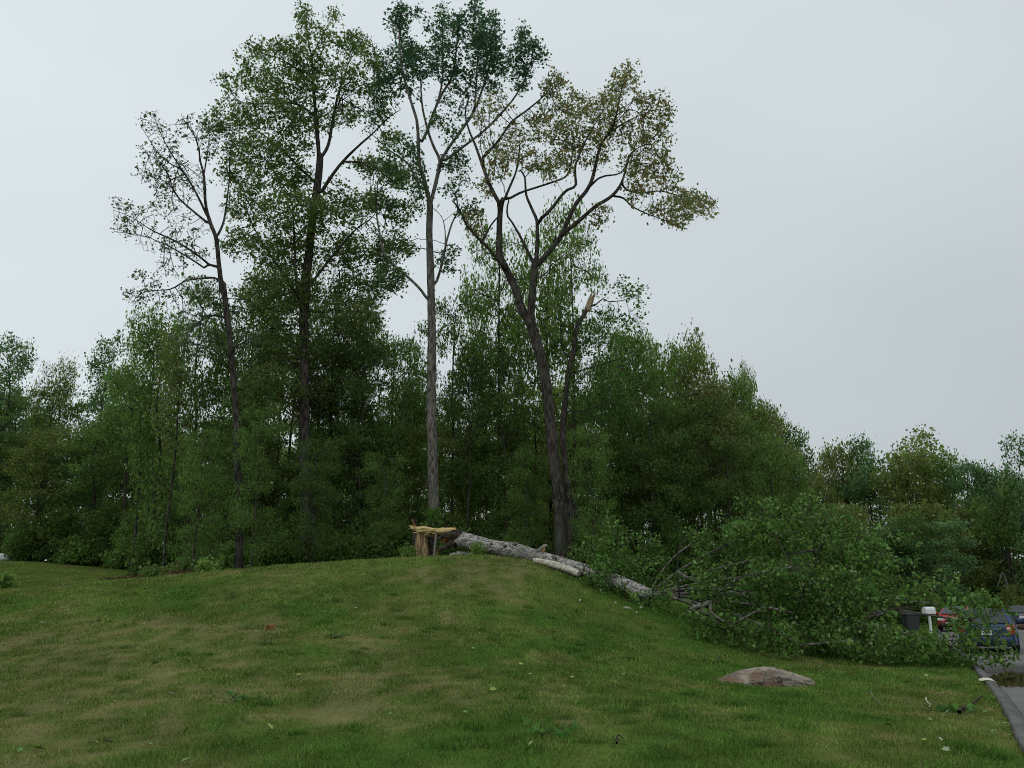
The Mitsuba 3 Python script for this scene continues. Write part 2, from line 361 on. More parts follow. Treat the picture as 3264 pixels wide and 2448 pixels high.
# ------------------------------------------------------------------ trees
class Skeleton:
    def __init__(self, step):
        self.step, self.p, self.par, self.ov = step, [], [], []

    def poly(self, pts, r0, r1, attach=True):
        """a traced limb as a chain of nodes; its first point joins the nearest node there is"""
        pts = np.asarray(pts, float)
        seg = np.concatenate([[0], np.cumsum(np.linalg.norm(np.diff(pts, axis=0), axis=1))])
        n = max(2, int(seg[-1] / self.step) + 1)
        s = np.linspace(0, seg[-1], n)
        if len(pts) > 2:
            q = np.stack([PchipInterpolator(seg, pts[:, k])(s) for k in range(3)], 1)
        else:
            q = np.stack([np.interp(s, seg, pts[:, k]) for k in range(3)], 1)
        last = -1
        if self.p and attach:
            a = np.array(self.p)
            last = int(np.argmin(np.linalg.norm(a - q[0], axis=1)))
            q, s = q[1:], s[1:]
        for k in range(len(q)):
            self.p.append(q[k]); self.par.append(last)
            self.ov.append(r0 + (r1 - r0) * (s[k] / seg[-1]))
            last = len(self.p) - 1
        return self

    def colonize(self, att, infl=3.0, kill=0.55, iters=70, up=0.15, r=None, jit=0.25):
        r = r or rng
        att = np.asarray(att, float)
        P, par = list(self.p), list(self.par)
        D = self.step
        for it in range(iters):
            if len(att) < 3: break
            A = np.array(P)
            d, i = cKDTree(A).query(att)
            if it == 0 and infl < d.min() + 1: infl = d.min() + 2
            near = d < infl
            if not near.any():
                infl *= 1.6
                continue
            s = np.zeros_like(A)
            np.add.at(s, i[near], nrm(att[near] - A[i[near]]))
            ids = np.unique(i[near])
            dirs = nrm(nrm(s[ids]) + r.normal(0, jit, (len(ids), 3)) + [0, 0, up])
            new = A[ids] + dirs * D
            dn = cKDTree(A).query(new)[0]
            ok = dn > D * 0.35
            if not ok.any(): break
            for q, k in zip(new[ok], ids[ok]):
                P.append(q); par.append(int(k)); self.ov.append(0.0)
            d2 = cKDTree(np.array(P)).query(att)[0]
            att = att[d2 > kill]
        self.p, self.par = P, par
        return self

    def radii(self, tip=0.008, e=2.3, cap=0.75):
        n = len(self.p)
        par, ov = np.array(self.par), np.array(self.ov)
        acc = np.zeros(n)
        r = np.zeros(n)
        for k in range(n - 1, -1, -1):
            r[k] = tip if acc[k] == 0 else acc[k] ** (1 / e)
            if par[k] >= 0: acc[par[k]] += r[k] ** e
        for k in range(n):
            if ov[k] > 0: r[k] = max(ov[k], min(r[k], ov[k] * 1.2))
            elif par[k] >= 0: r[k] = min(r[k], cap * r[par[k]] if ov[par[k]] > 0 else r[par[k]])
        self.r = r
        return self

    def mesh(self, lo, hi, k, rough=0.0, seed=1):
        """tubes along all edges whose child radius is in [lo, hi)"""
        P, par, r = np.array(self.p), np.array(self.par), self.r
        n = len(P)
        best = {}
        for c in range(n):
            q = par[c]
            if q >= 0 and (q not in best or r[c] > r[best[q]]): best[q] = c
        main = np.array([par[c] >= 0 and best[par[c]] == c for c in range(n)])
        d = np.zeros((n, 3))
        has = par >= 0
        d[has] = nrm(P[has] - P[par[has]])
        for c in np.nonzero(~has)[0]:
            if c in best: d[c] = d[best[c]]
        for c in range(n):
            if c in best and has[c]: d[c] = nrm(d[c] + nrm(P[best[c]] - P[c]))
        sel = np.nonzero(has & (r >= lo) & (r < hi))[0]
        if not len(sel): return None
        ref = np.array([0.11, 0.98, 0.16])
        ang = np.arange(k) / k * 2 * np.pi

        def ring(c, rad, dd):
            u = nrm(np.cross(dd, ref)); w = np.cross(dd, u)
            rr = np.repeat(rad[:, None], k, 1)
            v = c[:, None] + rr[..., None] * (np.cos(ang)[None, :, None] * u[:, None] + np.sin(ang)[None, :, None] * w[:, None])
            if rough:
                f = 1 + rough * (meshkit.fbm(v * [2.2, 2.2, 0.9], 3, seed) - 0.5) * 2
                v = c[:, None] + (v - c[:, None]) * f[..., None]
            return v
        q = par[sel]
        dq = np.where(main[sel][:, None], d[q], d[sel])
        rq = np.where(main[sel], r[q], np.minimum(r[sel] * 1.25, r[q]))
        a, b = ring(P[q], rq, dq), ring(P[sel], r[sel], d[sel])
        m = len(sel)
        v = np.concatenate([a.reshape(m, k * 3), b.reshape(m, k * 3)], 1).reshape(-1, 3)
        base = (np.arange(m) * 2 * k)[:, None]
        j = np.arange(k)[None]
        j2 = (np.arange(k) + 1)[None] % k
        f = np.stack([base + j, base + j2, base + k + j2, base + k + j], -1).reshape(-1, 4)
        tm = trimesh.Trimesh(v, np.vstack([f[:, [0, 1, 2]], f[:, [0, 2, 3]]]), process=False)
        tm.merge_vertices(digits_vertex=4)
        return tm

    def tips(self, rmax):
        return np.array(self.p)[self.r < rmax]


def leaf_mesh(P, per, spread, size, col, var=0.22, hue=0.10, droop=0.3, seed=0, flat=0.0, alt=None, altp=0.0, clump=1.0):
    """separate leaves (a folded pair of triangles each) scattered about the twig points"""
    r = np.random.default_rng(seed)
    P = np.asarray(P)
    if clump < 1: P = P[r.random(len(P)) < clump]
    n = len(P) * per
    c = np.repeat(P, per, 0) + r.normal(0, 1, (n, 3)) * np.array([spread, spread, spread * 0.8])
    nn = nrm(r.normal(0, 1, (n, 3)) + [0, 0, 0.5 + flat])
    ax = nrm(np.cross(nn, r.normal(0, 1, (n, 3))) - [0, 0, droop])
    sd = nrm(np.cross(nn, ax))
    nn = np.cross(ax, sd)
    s = size * np.exp(r.normal(-0.06, 0.30, (n, 1)))
    v = np.stack([c - ax * s * 0.5, c + sd * s * 0.40 + nn * s * 0.10, c + ax * s * 0.55, c - sd * s * 0.40 + nn * s * 0.10], 1).reshape(-1, 3)
    b = np.arange(n) * 4
    f = np.vstack([np.c_[b, b + 1, b + 2], np.c_[b, b + 2, b + 3]])
    base = np.array(col)[None] * np.exp(r.normal(0, var, (n, 1))) * (1 + r.normal(0, hue, (n, 3)))
    big = meshkit.fbm(c * 0.45, 2, seed % 50)[:, None]
    base = base * (0.72 + 0.56 * big)
    if alt is not None:
        base = np.where(r.random((n, 1)) < altp, np.array(alt) * np.exp(r.normal(0, var, (n, 1))), base)
    return v, f, np.repeat(np.clip(base, 0.004, 0.6), 4, 0)


def xform(v, loc, rot, s, sz=None):
    c, n = math.cos(rot), math.sin(rot)
    o = np.array(v) * [s, s, sz or s]
    return np.c_[o[:, 0] * c - o[:, 1] * n, o[:, 0] * n + o[:, 1] * c, o[:, 2]] + np.asarray(loc)


def ell_points(ells, dens, r, shell=0.0):
    """points inside ellipsoids (cx,cy,cz,rx,ry,rz); dens per cubic metre"""
    out = []
    for cx, cy, cz, rx, ry, rz in ells:
        n = int(dens * 4.19 * rx * ry * rz) + 4
        u = nrm(r.normal(0, 1, (n, 3))) * (r.random((n, 1)) ** (1 / (3 + shell)))
        out.append(np.array([cx, cy, cz]) + u * [rx, ry, rz])
    return np.vstack(out)


def px_ells(ells, conv, Y, spread=1.5):
    """ellipses seen in the photograph -> ellipsoids at their own depth (conv: crop to frame pixels)"""
    out = []
    rj = np.random.default_rng(len(ells))
    for e in ells:
        x, y, rx, ry = e[:4]
        dy = rj.normal(0, spread)
        k, (px, py) = conv.k, conv(x, y)
        c = at(px, py, Y + dy)
        m = Y / F * k / 0.98
        out.append((*c, rx * m, max(1.0, 0.85 * (rx + ry) / 2 * m), ry * m))
    return out


class conv:
    def __init__(self, x0, y0, w, disp):
        self.x0, self.y0 = x0 / 3.1875, y0 / 3.1875
        self.k = w / disp / 3.1875

    def __call__(self, x, y):
        return self.x0 + x * self.k, self.y0 + y * self.k

    def line(self, pts, Y, dy=0.0):
        """a traced limb; dy: how far its tip stands nearer (-) or farther (+)"""
        n = len(pts)
        return [at(*self(p[0], p[1]), Y + dy * (i / (n - 1)) ** 0.8 + (p[2] if len(p) > 2 else 0)) for i, p in enumerate(pts)]


C6, C7, C8, CL = conv(300, 0, 1000, 1659), conv(1200, 0, 1200, 1991), conv(1200, 900, 1200, 2212), conv(600, 900, 800, 1475)


def emit_tree(key, sk, leaf, bark_key='dark_bark', twig='twig_bark', thick=0.05, rough=0.10, k=10):
    tm = sk.mesh(thick, 9, k, rough)
    if tm is not None: part(key, 'trunk', tm, bark_key, smooth=True)
    bm = sk.mesh(0.0, thick, 3)
    if bm is not None: part(key, 'branches', bm, twig, smooth=True, kind='stuff')
    if leaf is not None:
        part(key, 'crown', leaf[:2], 'leaf', color=leaf[2], kind='stuff')


def root_to_ground(p, deeper=0.4):
    return [p[0], p[1], gz(p[0], p[1]) - deeper]


# --- the pale trunked maple behind the broken stump
YA = 42.0
sk = Skeleton(0.27)
tr = [C8(335, 1320), C8(332, 1150), C8(330, 1000), C8(322, 700), C8(325, 300), C8(320, 50), C7(285, 1400), C7(280, 1200), C7(283, 1080)]
pts = [at(x, y, YA) for x, y in tr]
base = at(434.5, 545, YA); base[2] = gz(base[0], base[1]) - 0.3
sk.poly([base + [0.05, 0, 0]] + pts, 0.30, 0.165)
for ln, r0, r1, dy in [
        ([(283, 1080), (255, 960), (225, 850), (222, 760), (215, 650), (190, 560), (165, 480), (130, 330), (120, 150), (130, 60)], .12, .02, -1.5),
        ([(285, 1075), (320, 940), (335, 860), (300, 770), (275, 700), (240, 540), (235, 420)], .11, .03, 1.5),
        ([(335, 860), (370, 800), (440, 700), (520, 580), (560, 470), (600, 330), (610, 180)], .09, .02, 1.0),
        ([(225, 770), (265, 700), (300, 600), (345, 500), (400, 400), (430, 200), (440, 100)], .09, .02, -0.5),
        ([(345, 860), (480, 760), (570, 690), (660, 600), (740, 500), (800, 380), (830, 280)], .08, .02, -1.5),
        ([(270, 1590), (240, 1540), (160, 1460), (90, 1400), (40, 1340), (20, 1250), (0, 1100), (10, 950)], .075, .02, -1.0),
        ([(235, 1010), (200, 930), (170, 870), (120, 830), (50, 780), (0, 730), (-60, 690)], .08, .02, 1.5),
        ([(310, 1510), (345, 1400), (370, 1280), (400, 1180), (430, 1110), (400, 1000)], .075, .03, 1.0),
        ([(345, 1400), (365, 1250), (355, 1170), (300, 1100)], .05, .02, -.5),
        ([(300, 600), (350, 400), (350, 200), (352, 60)], .05, .02, .8),
        ([(520, 580), (530, 400), (540, 200), (545, 60)], .05, .02, .2)]:
    sk.poly(C7.line(ln, YA, dy), r0, r1)
up_ells = px_ells([(120, 110, 60, 130), (130, 310, 110, 90), (30, 350, 60, 80), (230, 330, 90, 110), (350, 140, 45, 150), (280, 130, 25, 60), (360, 320, 110, 120), (440, 160, 60, 110), (540, 130, 55, 140), (560, 270, 110, 130), (620, 180, 45, 120),
                   (640, 330, 70, 90), (775, 210, 40, 90), (780, 320, 90, 100), (860, 300, 40, 60), (760, 430, 60, 60), (600, 420, 90, 70), (460, 420, 80, 70), (120, 450, 110, 70), (20, 480, 60, 70)], C7, YA)
mid_ells = px_ells([(150, 780, 60, 50), (60, 860, 70, 60), (430, 560, 60, 60), (370, 680, 60, 60), (430, 900, 90, 90), (420, 1000, 60, 70), (110, 930, 110, 70), (220, 1070, 60, 70), (30, 1080, 70, 80), (80, 1330, 120, 110), (370, 1380, 80, 90),
                    (60, 1480, 90, 80), (220, 860, 60, 60), (500, 1120, 60, 60), (420, 830, 70, 60)], C7, YA)
ra = np.random.default_rng(101)
sk.colonize(np.vstack([ell_points(up_ells, 45, ra, 1.0), ell_points(mid_ells, 26, ra, 0.5)]), 3.0, 0.29, 60, up=0.35, r=ra, jit=0.12).radii(tip=0.0125, e=2.55)
tips = sk.tips(0.021)
hi = tips[tips[:, 2] > at(430, 120, YA)[2]]
lo = tips[tips[:, 2] <= at(430, 120, YA)[2]]
l1 = leaf_mesh(hi, 18, 0.18, 0.142, (0.095, 0.185, 0.092), droop=0.1, seed=1, clump=0.62)
l2 = leaf_mesh(lo, 14, 0.20, 0.14, (0.105, 0.190, 0.075), droop=0.2, seed=2, clump=0.62)
key = thing('maple_tree', 'tall tree with a straight pale grey trunk behind the broken stump, dark green spiky crown', 'tree')
emit_tree(key, sk, (np.vstack([l1[0], l2[0]]), np.vstack([l1[1], l2[1] + len(l1[0])]), np.vstack([l1[2], l2[2]])), 'pale_bark', 'twig_bark', 0.035)

# --- the leaning oak
YB = 41.0
sk = Skeleton(0.27)
base = at(561.5, 566, YB); base[2] = gz(base[0], base[1]) - 0.4
sk.poly([base] + C8.line([(1075, 1300), (1050, 1100), (1030, 900), (1010, 700), (980, 500), (940, 350), (905, 230)], YB), 0.29, 0.25)
for ln, r0, r1, dy in [
        ([(814, 1700), (770, 1640), (740, 1540), (690, 1430), (650, 1340), (650, 1200), (655, 1110), (670, 1050)], .22, .13, 0.6),
        ([(814, 1690), (825, 1560), (840, 1410)], .20, .17, -.6),
        ([(690, 1430), (640, 1370), (580, 1300), (520, 1240), (470, 1180), (440, 1110), (400, 1060)], .10, .04, -1.5),
        ([(570, 1270), (600, 1200), (640, 1150)], .06, .04, .3),
        ([(660, 1090), (600, 980), (570, 900), (545, 830), (520, 760), (490, 690), (470, 600), (500, 500)], .11, .025, 1.5),
        ([(545, 850), (640, 750), (720, 640), (800, 580), (900, 490), (950, 410)], .07, .02, 0.5),
        ([(670, 1070), (700, 1000), (740, 900), (750, 850), (760, 720)], .08, .02, 1.2),
        ([(690, 1060), (760, 1020), (850, 990), (940, 960), (1000, 935), (1030, 860), (1040, 700)], .07, .02, 1.0),
        ([(840, 1410), (800, 1330), (760, 1250), (720, 1180), (690, 1130), (700, 1060)], .09, .03, -1.0),
        ([(840, 1410), (850, 1300), (850, 1180), (820, 1100), (790, 1020), (785, 940), (760, 900)], .12, .04, .8),
        ([(850, 1170), (910, 1120), (960, 1060), (1000, 1010), (1055, 980), (1050, 900), (1080, 800), (1130, 700), (1180, 620)], .10, .02, -0.8),
        ([(845, 1410), (870, 1380), (930, 1310), (980, 1240), (1020, 1150), (1060, 1070), (1110, 1010), (1140, 950), (1160, 870), (1185, 770), (1240, 700), (1330, 640), (1420, 600)], .15, .02, 1.0),
        ([(980, 1240), (1080, 1160), (1160, 1090), (1240, 1040), (1290, 980), (1320, 890), (1340, 820), (1450, 760)], .12, .02, -1.0),
        ([(1240, 1040), (1300, 1045), (1350, 1090), (1430, 1130), (1510, 1160), (1590, 1195)], .06, .015, -1.5),
        ([(1290, 990), (1400, 1020), (1500, 1010), (1580, 1030), (1700, 1050)], .05, .015, 0.3),
        ([(1150, 960), (1210, 930), (1280, 920), (1330, 830)], .05, .02, .8),
        ([(1240, 700), (1270, 600), (1290, 500), (1320, 400)], .05, .015, .5),
        ([(850, 1480), (900, 1440), (1000, 1370), (1070, 1290)], .035, .015, .8)]:
    sk.poly(C7.line(ln, YB, dy), r0, r1)
ells = px_ells([(1320, 420, 95, 90), (1250, 500, 80, 60), (1440, 555, 130, 75), (1530, 600, 50, 60), (1220, 600, 160, 80), (1060, 560, 90, 90), (930, 450, 70, 90), (940, 590, 120, 80), (1470, 740, 110, 75), (1270, 720, 170, 90), (1030, 720, 170, 90), (720, 760, 120, 110),
                (860, 680, 100, 80), (1500, 870, 90, 80), (1370, 870, 110, 70), (1560, 960, 70, 60), (1640, 1060, 90, 60), (1740, 1100, 60, 60), (1620, 1140, 80, 45), (1500, 1090, 80, 50), (1150, 820, 100, 60), (640, 880, 80, 80), (850, 860, 90, 60),
                (1190, 1150, 50, 40), (1380, 960, 110, 60), (570, 620, 70, 90), (640, 540, 60, 60), (580, 1000, 50, 60), (500, 1170, 60, 50), (960, 850, 90, 50)], C7, YB)
rb = np.random.default_rng(102)
sk.colonize(ell_points(ells, 45, rb, 1.0), 3.0, 0.29, 60, up=0.10, r=rb, jit=0.12).radii(tip=0.0135, e=2.5)
lf = leaf_mesh(sk.tips(0.022), 15, 0.18, 0.138, (0.34, 0.31, 0.13), droop=0.9, seed=3, alt=(0.21, 0.27, 0.10), altp=0.4, clump=0.55)
key = thing('oak_tree', 'tall dark oak leaning left with forked limbs and an olive brown crown reaching right', 'tree')
emit_tree(key, sk, lf, 'dark_bark', 'twig_bark', 0.03)

# --- the tree with the snapped top behind the oak
YC = 43.0
sk = Skeleton(0.4)
base = at(571, 568, YC); base[2] = gz(base[0], base[1]) - 0.4
sk.poly([base] + C8.line([(1135, 1300), (1110, 1100), (1095, 900), (1110, 700), (1120, 600), (1135, 500), (1160, 400), (1180, 250), (1220, 190), (1240, 150)], YC), 0.20, 0.11)
sk.poly(C8.line([(1245, 140), (1300, 125), (1335, 95), (1360, 115), (1430, 110), (1510, 85)], YC, -0.5), .05, .02)
sk.poly(C8.line([(1140, 550), (1200, 520), (1300, 490), (1400, 460), (1470, 440)], YC, -1), .06, .015)
sk.poly(C8.line([(1120, 760), (1180, 760), (1300, 730), (1430, 680)], YC, -1), .05, .015)
sk.poly(C8.line([(1150, 460), (1090, 380), (1080, 200), (1090, 60)], YC, .6), .05, .015)
ells = px_ells([(1480, 60, 90, 45), (1560, 50, 50, 35), (1440, 20, 50, 25), (1430, 210, 90, 60), (1260, 300, 130, 80), (1130, 240, 90, 90), (1060, 400, 90, 70), (1330, 420, 130, 90), (1240, 560, 150, 100), (1400, 620, 120, 90), (1250, 740, 150, 100), (1080, 120, 70, 90), (1500, 240, 60, 50)], C8, YC)
rc = np.random.default_rng(103)
sk.colonize(ell_points(ells, 22, rc, 0.5), 3.0, 0.36, 60, up=0.12, r=rc, jit=0.12).radii()
lf = leaf_mesh(sk.tips(0.016), 9, 0.22, 0.145, (0.12, 0.22, 0.06), droop=0.2, seed=4, flat=0.6)
key = thing('snapped_tree', 'tree with its top snapped off to a bare orange splinter, standing behind the oak', 'tree')
emit_tree(key, sk, lf, 'dark_bark')


def splinter(p0, p1, w, seed, n=7, jag=0.35, flatk=0.5, nose=0.15):
    """a torn piece of wood: a bundle of tapering wedges fused along p0 -> p1"""
    r = np.random.default_rng(seed)
    p0, p1 = np.array(p0, float), np.array(p1, float)
    d = p1 - p0
    L = np.linalg.norm(d)
    d = d / L
    u = nrm(np.cross(d, [0.1, 0.95, 0.2])); q = np.cross(d, u)
    parts = []
    for i in range(n):
        a = r.uniform(-1, 1) * w * 0.75; b = r.uniform(-1, 1) * w * flatk * 0.75
        ww = w * r.uniform(0.35, 0.6)
        l1 = L * (1 - jag * r.random()); l0 = -0.03 * L
        s = []
        for t, k in ((l0, 1.0), (l1 * 0.5, 0.95), (l1 * 0.85, 0.6), (l1, nose)):
            for c1, c2 in ((-1, -1), (1, -1), (1, 1), (-1, 1)):
                s.append(p0 + d * t + u * (a + c1 * ww * k) + q * (b + c2 * ww * flatk * k) + r.normal(0, w * 0.05, 3))
        parts.append(m3.Manifold.hull_points(np.array(s)))
    out = m3.Manifold.batch_boolean(parts, m3.OpType.Add)
    m = out.to_mesh()
    return trimesh.Trimesh(m.vert_properties[:, :3], m.tri_verts, process=False)


a, b = C8.line([(1238, 165), (1277, 58)], YC)
part(key, 'torn_top', splinter(a, b, 0.17, 5, 3, 0.15, 0.6, 0.2), 'pale_torn', label='pale orange splinter where the top broke off')

# --- the big leafy tree left of the maple
YD = 44.0
sk = Skeleton(0.27)
base = at(306, 556, YD); base[2] = gz(base[0], base[1]) - 0.4
sk.poly([base] + CL.line([(690, 1400), (687, 1150), (685, 950), (680, 700), (685, 500), (680, 200), (690, 0)], YD) + C6.line([(1130, 1400), (1150, 1200), (1170, 1050), (1190, 900), (1195, 830)], YD), 0.34, 0.2)
for ln, r0, r1, dy in [
        ([(1195, 1030), (1250, 940), (1310, 860), (1400, 770), (1480, 700), (1560, 620), (1620, 580)], .11, .02, -1.5),
        ([(1310, 860), (1420, 860), (1480, 920), (1520, 900)], .06, .02, -1),
        ([(1195, 840), (1240, 760), (1265, 620), (1290, 500), (1340, 350), (1380, 240)], .10, .02, 1),
        ([(1190, 830), (1175, 650), (1160, 450), (1150, 300), (1130, 200), (1110, 90)], .12, .02, 0),
        ([(1160, 450), (1050, 350), (960, 300), (870, 280)], .05, .015, -1),
        ([(1150, 300), (1200, 200), (1260, 90)], .04, .012, .6),
        ([(1170, 620), (1050, 545), (920, 548), (800, 545), (700, 440)], .06, .015, -1.5),
        ([(1185, 980), (1050, 850), (950, 750), (820, 670), (740, 640)], .07, .015, 1.5),
        ([(1120, 1640), (1070, 1500), (1060, 1300), (1050, 1100), (980, 950)], .08, .02, -1.5),
        ([(1150, 1500), (1280, 1330), (1400, 1200), (1470, 1150), (1500, 1100)], .08, .02, -1.0),
        ([(1120, 1640), (1000, 1450), (870, 1250), (780, 1050)], .08, .02, 1.0),
        ([(1150, 1650), (1290, 1620), (1300, 1500), (1290, 1390)], .06, .02, 1.5)]:
    sk.poly(C6.line(ln, YD, dy), r0, r1)
ells = px_ells([(1120, 90, 55, 60), (1270, 65, 40, 35), (1180, 190, 120, 70), (860, 260, 80, 45), (970, 240, 50, 50), (1060, 260, 60, 60), (790, 320, 50, 40), (1370, 240, 110, 80), (1120, 340, 200, 80), (860, 420, 150, 60), (700, 430, 55, 50), (1050, 480, 230, 90), (1330, 420, 120, 80),
                (920, 620, 230, 80), (1150, 640, 160, 80), (1340, 600, 110, 80), (640, 670, 90, 60), (850, 800, 160, 90), (1050, 760, 120, 80), (760, 900, 120, 90), (1000, 950, 180, 110), (1080, 1130, 220, 120), (800, 1080, 130, 100), (1350, 1080, 170, 90),
                (1480, 880, 90, 70), (1450, 310, 70, 60), (1480, 470, 90, 70), (1500, 600, 80, 60), (1560, 740, 80, 60), (1600, 930, 90, 70), (1610, 1120, 90, 80), (1560, 1480, 110, 80), (1620, 1300, 80, 60), (980, 1660, 200, 100), (1350, 1680, 200, 110), (1050, 1850, 240, 120), (1400, 1900, 200, 110), (900, 2050, 180, 110), (1250, 2080, 220, 120), (1000, 1330, 220, 120), (750, 1280, 110, 90), (1330, 1320, 180, 110), (1000, 1540, 250, 110), (1400, 1540, 180, 90), (1520, 1360, 80, 90), (1500, 1060, 80, 60)], C6, YD)
rd = np.random.default_rng(104)
sk.colonize(ell_points(ells, 40, rd, 0.5), 3.0, 0.30, 70, up=0.12, r=rd, jit=0.12).radii(tip=0.0125, e=2.55)
tips = sk.tips(0.021)
lf = leaf_mesh(tips, 18, 0.21, 0.142, (0.165, 0.260, 0.085), droop=0.3, seed=6, alt=(0.22, 0.23, 0.07), altp=0.22, clump=0.68)
key = thing('broadleaf_tree', 'tallest leafy tree left of the pale trunk, olive crown on a thick dark trunk', 'tree')
emit_tree(key, sk, lf, 'dark_bark')

# --- the sparse tree at the left
YE = 39.0
sk = Skeleton(0.26)
base = at(239, 566, YE); base[2] = gz(base[0], base[1]) - 0.4
sk.poly([base] + CL.line([(300, 1500), (295, 1300), (290, 1100), (285, 850), (265, 550), (235, 250), (205, 0)], YE) + C6.line([(680, 1560), (660, 1400), (645, 1260), (615, 1180), (590, 1080), (580, 930), (560, 850)], YE), 0.20, 0.055)
sk.p[0] = np.array(sk.p[0])
for ln, r0, r1, dy in [
        ([(615, 1190), (540, 1130), (450, 1050), (380, 960), (300, 930), (240, 890)], .05, .012, -1), ([(600, 1150), (500, 950), (420, 830), (350, 700), (310, 590)], .05, .012, .8),
        ([(560, 850), (540, 740), (480, 640), (460, 610)], .04, .012, 0), ([(580, 930), (600, 800), (610, 700), (580, 600)], .035, .012, .5),
        ([(645, 1260), (690, 1150), (710, 1000), (720, 800), (730, 700)], .06, .015, .8), ([(630, 1420), (520, 1330), (420, 1270), (310, 1220), (200, 1150), (100, 1110)], .05, .012, -1.5),
        ([(600, 1430), (480, 1350), (350, 1280), (230, 1240), (120, 1230)], .04, .012, .8), ([(665, 1470), (500, 1480), (400, 1530), (280, 1540), (200, 1600)], .045, .012, -.8),
        ([(480, 900), (380, 850), (280, 720), (240, 650)], .03, .01, -.5)]:
    sk.poly(C6.line(ln, YE, dy), r0, r1)
sk.poly(CL.line([(195, 200), (130, 195), (60, 240), (0, 280)], YE, -1), .05, .015)
sk.poly(CL.line([(205, 300), (190, 150), (180, 0)], YE, -.3), .035, .02)
ells = px_ells([(310, 660, 80, 80), (400, 720, 90, 80), (520, 680, 80, 80), (300, 830, 70, 70), (420, 880, 90, 90), (280, 930, 60, 50), (140, 1090, 60, 50), (240, 1120, 80, 50), (370, 1090, 110, 70), (520, 950, 90, 100), (620, 760, 80, 90), (180, 1220, 80, 45), (330, 1310, 100, 45),
                (470, 1210, 100, 70), (290, 1480, 90, 60), (420, 1420, 100, 60), (220, 1580, 70, 50), (380, 1580, 110, 60), (540, 1520, 80, 60), (450, 1000, 110, 90), (350, 950, 100, 70), (250, 1180, 110, 60), (450, 1300, 120, 80), (560, 1340, 60, 60), (720, 740, 50, 80)], C6, YE)
ells += px_ells([(40, 60, 90, 70), (60, 220, 110, 70), (120, 360, 90, 90), (20, 400, 80, 100), (330, 150, 90, 90), (340, 330, 90, 90), (150, 120, 80, 80), (-60, 150, 70, 60), (-40, 330, 80, 70)], CL, YE)
re_ = np.random.default_rng(105)
sk.colonize(ell_points(ells, 60, re_, 0.5), 4.5, 0.28, 70, up=0.25, r=re_, jit=0.05).radii(tip=0.0115, e=2.5)
lf = leaf_mesh(sk.tips(0.024), 6, 0.13, 0.125, (0.15, 0.20, 0.105), droop=0.2, seed=7, clump=0.36)
key = thing('sparse_tree', 'thin leaved tree at the left with fine bare twigs spreading against the sky', 'tree')
emit_tree(key, sk, lf, 'dark_bark', thick=0.03)


# --- prototypes of woodland trees
def proto(kind, seed):
    """a tree of unit-ish size: returns skeleton (height about 12 m)"""
    r = np.random.default_rng(seed)
    sk = Skeleton(0.4)
    H = 12.0
    bend = r.normal(0, 0.35, (4, 2))
    top = {'tall': 11.0, 'round': 9.0, 'layer': 10.8, 'oak': 8.5}[kind]
    pts = [(0, 0, -0.6)] + [(bend[i][0] * (i + 1) / 4, bend[i][1] * (i + 1) / 4, top * (i + 1) / 4) for i in range(4)]
    sk.poly(pts, 0.17, 0.04)
    ells = []
    if kind == 'tall':
        for z in np.arange(3.0, 12.0, 1.1):
            w = 2.1 * max(0.05, 1 - ((z - 7.2) / 5.4) ** 4) ** 0.6
            for _ in range(3):
                a = r.uniform(0, 6.28); q = w * r.uniform(0.3, 0.8)
                ells.append((q * math.cos(a), q * math.sin(a), z + r.normal(0, .3), r.uniform(.6, 1.1), r.uniform(.6, 1.1), r.uniform(.5, .9)))
    elif kind == 'round':
        for _ in range(26):
            d = nrm(r.normal(0, 1, 3)); q = r.uniform(0.4, 1)
            ells.append((d[0] * 2.9 * q, d[1] * 2.9 * q, 7.6 + d[2] * 3.6 * q, r.uniform(.7, 1.4), r.uniform(.7, 1.4), r.uniform(.6, 1.0)))
    elif kind == 'layer':
        for z in np.arange(1.8, 11.6, 0.9):
            w = 3.2 * max(0.05, 1 - ((z - 5.2) / 7.2) ** 4) ** 0.6 + 0.4
            for _ in range(4):
                a = r.uniform(0, 6.28); q = w * r.uniform(0.35, 0.9)
                ells.append((q * math.cos(a), q * math.sin(a), z + r.normal(0, .25), r.uniform(.8, 1.5), r.uniform(.8, 1.5), r.uniform(.25, .5)))
    else:
        for _ in range(22):
            a = r.uniform(0, 6.28); q = r.uniform(0.5, 3.8); z = 10.6 - 0.28 * q * q + r.uniform(-2.2, .6)
            ells.append((q * math.cos(a), q * math.sin(a), max(z, 5), r.uniform(.8, 1.5), r.uniform(.8, 1.5), r.uniform(.5, .9)))
    return sk.colonize(ell_points(ells, {'tall': 30.0, 'round': 16, 'layer': 30, 'oak': 18}[kind], r, 0.4), 3.2, 0.38, 60, up=0.1, r=r).radii(tip=0.011)


KINDS = {}
for kind, seeds in (('tall', (1, 2)), ('round', (3, 4)), ('layer', (5, 6)), ('oak', (7, 8))):
    KINDS[kind] = []
    for s in seeds:
        q = proto(kind, s + 40)
        KINDS[kind].append((q.mesh(0.06, 9, 7, 0.08), q.mesh(0.0, 0.06, 3), q.tips(0.022)))
TINT = {'dark': (0.145, 0.235, 0.066), 'green': (0.178, 0.295, 0.078), 'fresh': (0.225, 0.350, 0.092), 'olive': (0.228, 0.290, 0.084), 'brown': (0.225, 0.260, 0.092), 'blue': (0.165, 0.288, 0.115), 'yellow': (0.28, 0.35, 0.07)}
tn = [0]


